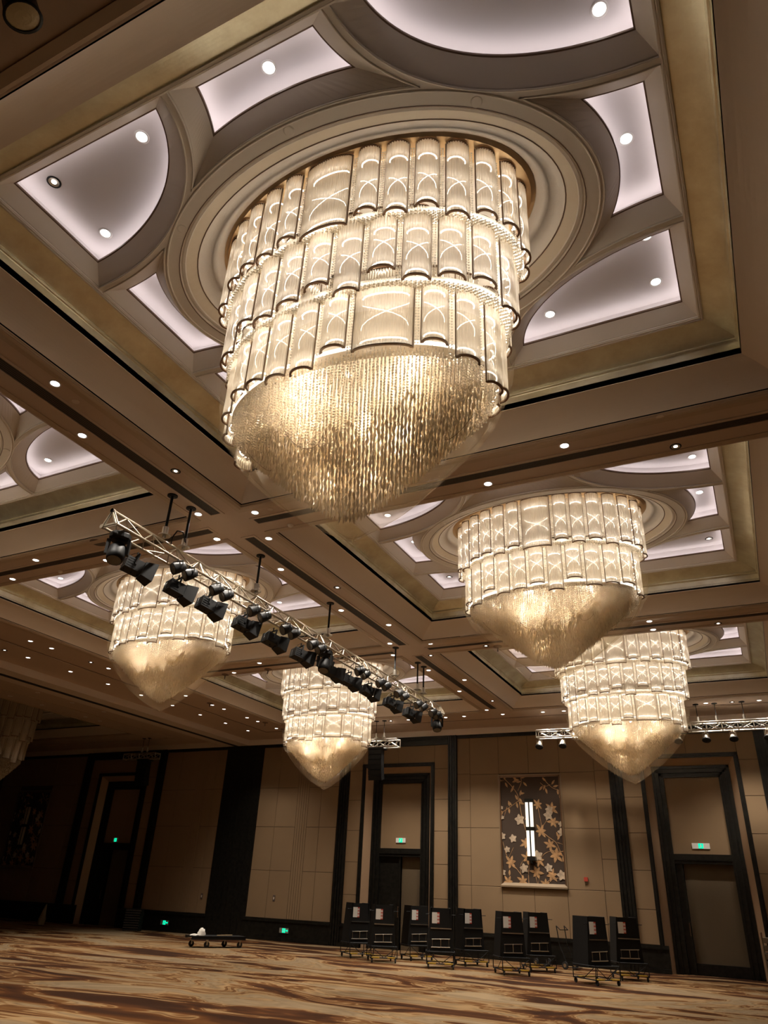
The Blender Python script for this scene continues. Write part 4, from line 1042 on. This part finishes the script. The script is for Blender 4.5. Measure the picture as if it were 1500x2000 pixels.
# ------------------------------------------------------------------ mural and sconce
pet_m = mat('petal ochre', (.42, .235, .10), .7, var=.35, vscale=9); bud_m = mat('petal pale', (.46, .35, .24), .7, var=.3, vscale=12)
mur_m = mat('aubergine mural ground', (.165, .064, .072), .7, var=.12, vscale=20)
pgold_m = mat('pale gold frame', (.24, .17, .10), .4, metal=.2)
def mural(x0, x1, z0, z1, label, seed):
    y = YW+.02
    m_ = empty('flower_mural', ((x0+x1)/2, y, z0), 0, label, 'mural'); W, H = x1-x0, z1-z0
    MB().box(-W/2, W/2, .0, .012, 0, H).build('mural_panel', mur_m, m_)
    fr = MB()
    fr.box(-W/2-.03, W/2+.03, -.10, 0, -.05, 0.); fr.add([(-W/2-.03, -.10, .0), (W/2+.03, -.10, .0), (W/2-.07, -.01, .09), (-W/2+.07, -.01, .09)], [(0, 1, 2, 3)])
    fr.box(-W/2-.03, W/2+.03, -.05, 0, H-.03, H+.01)
    for s in (-1, 1): xa, xb = sorted((s*W/2, s*(W/2+.03))); fr.box(xa, xb, -.05, 0, 0, H)
    fr.build('mural_frame', pgold_m, m_)
    fb = MB(); fb.box(-W/2, W/2, -.045, -.005, H-.09, H-.03)
    for s in (-1, 1): xa, xb = sorted((s*(W/2-.05), s*W/2)); fb.box(xa, xb, -.045, -.005, 0, H-.03)
    fb.build('inner_frame', frame_m, m_)
    br = MB(); lf = MB(); bd = MB(); depth = [0]
    def U(u, v): return Vector(((u-.5)*W, 0, v*H))
    def stem(pts, r_=.012):
        P = [U(*p_) for p_ in pts]; out = []
        for i in range(len(P)-1):
            for q in range(6): out.append(P[i].lerp(P[i+1], q/6))
        out.append(P[-1])
        for _ in range(3): out = [out[0]]+[(out[i-1]+out[i]+out[i+1])/3 for i in range(1, len(out)-1)]+[out[-1]]
        br.path([Vector((p_.x, -.004, p_.z)) for p_ in out], r_, 4)
    def leaf(u, v, ang, L=.22, w_=.07, tgt=None):
        tgt = tgt or lf; depth[0] += 1; yy = -.007-.00009*depth[0]; c_ = U(u, v); d_ = Vector((math.cos(ang), 0, math.sin(ang))); n_ = Vector((-d_.z, 0, d_.x))
        pr_ = [(0, 0), (.2, .6), (.45, 1), (.7, .75), (.88, .35), (1, 0)]
        vs = [c_+d_*L*a+n_*w_*.5*h for a, h in pr_]+[c_+d_*L*a-n_*w_*.5*h for a, h in pr_[-2:0:-1]]
        tgt.add([Vector((p_.x, yy, p_.z)) for p_ in vs], [tuple(range(len(vs)-1, -1, -1))])
    def lily(u, v, s=1., a0=.3, n=6):
        for i in range(n): leaf(u, v, a0+2*PI*i/n, .21*s*(.8+.3*((i*7) % 3)/2), .085*s)
    def rose(u, v, s=1.):
        for i in range(5): leaf(u+.0, v+.0, .5+2*PI*i/5, .145*s, .105*s, bd)
        for i in range(4): leaf(u, v, 1.1+2*PI*i/4, .09*s, .1*s, bd)
    stem([(.08, .97), (.2, .9), (.3, .82), (.33, .72), (.35, .62), (.4, .5), (.45, .42)], .014); stem([(.36, .99), (.38, .93), (.31, .85)], .010)
    stem([(.0, .94), (.08, .95)]); stem([(.33, .76), (.18, .70), (.02, .64)]); stem([(.12, .70), (.06, .60)], .008)
    stem([(.72, .99), (.74, .95), (.86, .87), (1, .84)], .012); stem([(.84, .9), (.75, .88), (.68, .92)], .009)
    stem([(.62, .70), (.66, .55), (.66, .50), (.78, .60)], .01); stem([(.62, .50), (.75, .43), (.88, .38), (.93, .30), (1, .22)], .013); stem([(.88, .38), (1, .36)], .009)
    stem([(.6, .22), (.68, .28), (.8, .31), (1, .3)], .01); stem([(.03, .38), (.08, .26), (.14, .2), (.2, .17), (.3, .1), (.36, .04)], .01); stem([(.2, .33), (.12, .24)], .008)
    stem([(.42, .02), (.42, .12), (.45, .2), (.55, .26)], .01); stem([(.55, 0), (.6, .1), (.58, .18)], .008); stem([(.52, .12), (.56, .0)], .008); stem([(.6, .0), (.75, .06), (.9, .08)], .01); stem([(.3, .1), (.3, .18), (.35, .22)], .008)
    for u, v, a in ((.1, .95, 1.6), (.1, .93, -1.1), (.05, .95, 3.3), (.22, .93, .3), (.25, .9, -2.1), (.28, .93, .1), (.3, .95, 2.5), (.36, .97, .2), (.34, .95, 3.1), (.4, .93, -.8), (.24, .88, -2.2), (.33, .82, .1), (.33, .78, -1.1), (.34, .8, 1.3), (.32, .74, -.3), (.2, .71, 2.3), (.16, .70, 1.7), (.15, .69, -1.5), (.05, .65, 2.9), (.05, .65, 3.9), (.28, .74, -1.4), (.3, .76, 2.),
                    (.75, .97, 1.3), (.78, .93, 2.4), (.76, .9, -2.), (.72, .89, -2.3), (.76, .87, -1.3), (.86, .9, .9), (.88, .88, .2), (.95, .86, -1.5), (.99, .82, -1.7), (.4, .58, .6), (.42, .62, 1.2), (.92, .42, 1.9), (.9, .4, 1.1), (.9, .3, -.8), (.96, .3, .5), (.97, .27, -1.6), (.12, .08, 1.5)): leaf(u, v, a, .2, .075)
    for u, v, s, a in ((.62, .72, .9, .2), (.84, .68, 1.1, .4), (.85, .56, 1., 1.), (.65, .48, 1.1, .1), (.4, .37, 1., 1.5), (.78, .36, 1., .7), (.86, .27, 1.25, .3), (.42, .24, 1.1, .6), (.15, .2, 1.1, .2), (.55, .12, 1.1, .9), (.78, .1, 1.1, .2), (.33, .04, 1., .5), (.1, .03, 1., .1), (.68, .02, .9, .5), (.6, .22, 1., .2)): lily(u, v, s, a)
    for u, v, s in ((.32, .58, 1.3), (.78, .62, 1.2), (.8, .67, 1.), (.2, .41, 1.), (.03, .43, .9), (.97, .47, 1.), (.1, .31, .8), (.36, .15, 1.1), (.74, .16, 1.), (.93, .1, 1.2), (.58, .26, 1.3), (.02, .11, .8), (.97, .54, .7), (.03, .69, .5), (.04, .6, .5)): rose(u, v, s)
    # keep every petal inside the frame
    for q in (br, lf, bd): q.v = [(max(-W/2+.05, min(W/2-.05, a)), y_, max(.04, min(H-.09, c_))) for a, y_, c_ in q.v]
    br.build('painted_branches', pet_m, m_); lf.build('painted_lilies', pet_m, m_); bd.build('painted_roses', bud_m, m_)
def sconce(x, z, label, lit=True):
    s = empty('wall_sconce', (x, YW-.12, z), 0, label, 'wall lamp'); h = .78
    for sx in (-1, 1):
        for q in (0, 1):
            z0 = .06+q*(h+.12)
            MB().tube((sx*.075+(0), .0, z0), (sx*.075, .0, z0+h), .055, 14).build('light_tube', sconce_e if lit else dim_m, s, True)
    c_ = MB()
    for z0 in (-.08, h+.06, 2*h+.18): c_.box(-.14, .14, -.05, .1, z0, z0+.12)
    c_.box(-.03, .03, -.02, .1, -.08, 2*h+.3); c_.tube((0, .0, -.16), (0, 0, -.08), .05, 10); c_.build('bracket', blackstone_m, s)
mural(-8.45, -6.25, 2.16, 5.68, 'tall aubergine mural of ochre lilies in a pale frame between the doors', 1)
mural(-33.5, -31.25, 2.1, 5.5, 'tall dark flower mural barely visible in the left hall', 2)
sconce(-7.36, 3.0, 'lit twin-tube wall sconce mounted over the flower mural')
sconce(-32.4, 3.0, 'unlit twin-tube wall sconce on the mural of the dark left hall', False)

# ------------------------------------------------------------------ signs, switches
def exit_sign(x, y, z, label, w_=.22, arrow=False):
    s = empty('exit_sign', (x, y, z), 0, label, 'exit sign', 'green emergency signs')
    MB().box(-w_, w_, -.03, 0, -.08, .08).build('sign_plate', white_m if not arrow else mat('dim sign plate', (.25, .24, .2), .5), s)
    g = MB(); g.box(-.07, .07, -.034, -.031, -.07, .07)
    if arrow: g.add([(.09, -.034, .02), (.15, -.034, .02), (.15, -.034, .045), (.19, -.034, 0), (.15, -.034, -.045), (.15, -.034, -.02), (.09, -.034, -.02)], [(6, 5, 4, 3, 2, 1, 0)])
    g.build('lit_panel', green_e, s)
    f = MB(); y0 = -.037
    f.box(-.005, .015, y0, -.034, .035, .052); f.box(-.018, .008, y0, -.034, -.01, .032); f.box(-.035, -.012, y0, -.034, -.05, -.01); f.box(.0, .03, y0, -.034, -.035, -.015); f.box(.008, .035, y0, -.034, .008, .022)
    f.build('running_figure', white_m, s)
exit_sign(-12.47, YW+RD+.075, 3.52, 'green exit sign above the left door', .2)
exit_sign(-2.05, YW+RD+.075, 3.48, 'green exit sign above the right door', .26)
exit_sign(-26.8, YW+RD+.075, 3.37, 'green exit sign above the door in the dark left hall', .14)
exit_sign(-16.95, YW-.07, .36, 'low green escape sign with arrow on the skirting left of the stage units', .2, True)
exit_sign(-22.73, YW-.07, .32, 'low green escape sign with arrow on the skirting of the dark left hall', .2, True)
for x, z, s in ((-21.1, 1.33, 'small wall switch plate on the fabric left of the wide black pilaster'), (-17.6, 1.40, 'small wall switch plate on the fabric right of the wide black pilaster')):
    o = empty('switch_plate', (x, YW, z), 0, s, 'switch', 'switch plates')
    MB().box(-.05, .05, -.012, 0, -.1, .1).build('plate', grille_m, o); MB().box(-.02, .02, -.02, -.012, -.04, .04).build('rocker', tan_m, o)
o = empty('fire_alarm', (-5.62, YW, 2.38), 0, 'small red fire alarm sounder on the wall right of the mural', 'fire alarm')
MB().box(-.06, .06, -.06, 0, -.02, .1).build('alarm_body', red_m, o); MB().box(-.045, .045, -.02, 0, -.1, -.02).build('alarm_base', pgold_m, o)
# rack at the right picture edge
o = empty('equipment_rack', (-.42, 23.95, 0), 0, 'grey rack of stacked goods cut by the right picture edge', 'rack')
p = MB()
for x in (-.28, .3):
    for y_ in (-.2, .25): p.tube((x, y_, 0), (x, y_, 1.25), .018, 8)
p.build('rack_post', silver_m, o)
for i in range(6): MB().box(-.27, .29, -.2, .25, .12+i*.18, .24+i*.18).build('stacked_panel', mat('grey panel', (.22, .18, .13), .6) if i == 0 else bpy.data.materials['grey panel'], o)
o = blob('red_cushion', (-.30, 23.95, 1.15), .16, .16, .13, 9, red_m, 'small red bundle on top of the rack at the right edge', 'bundle')
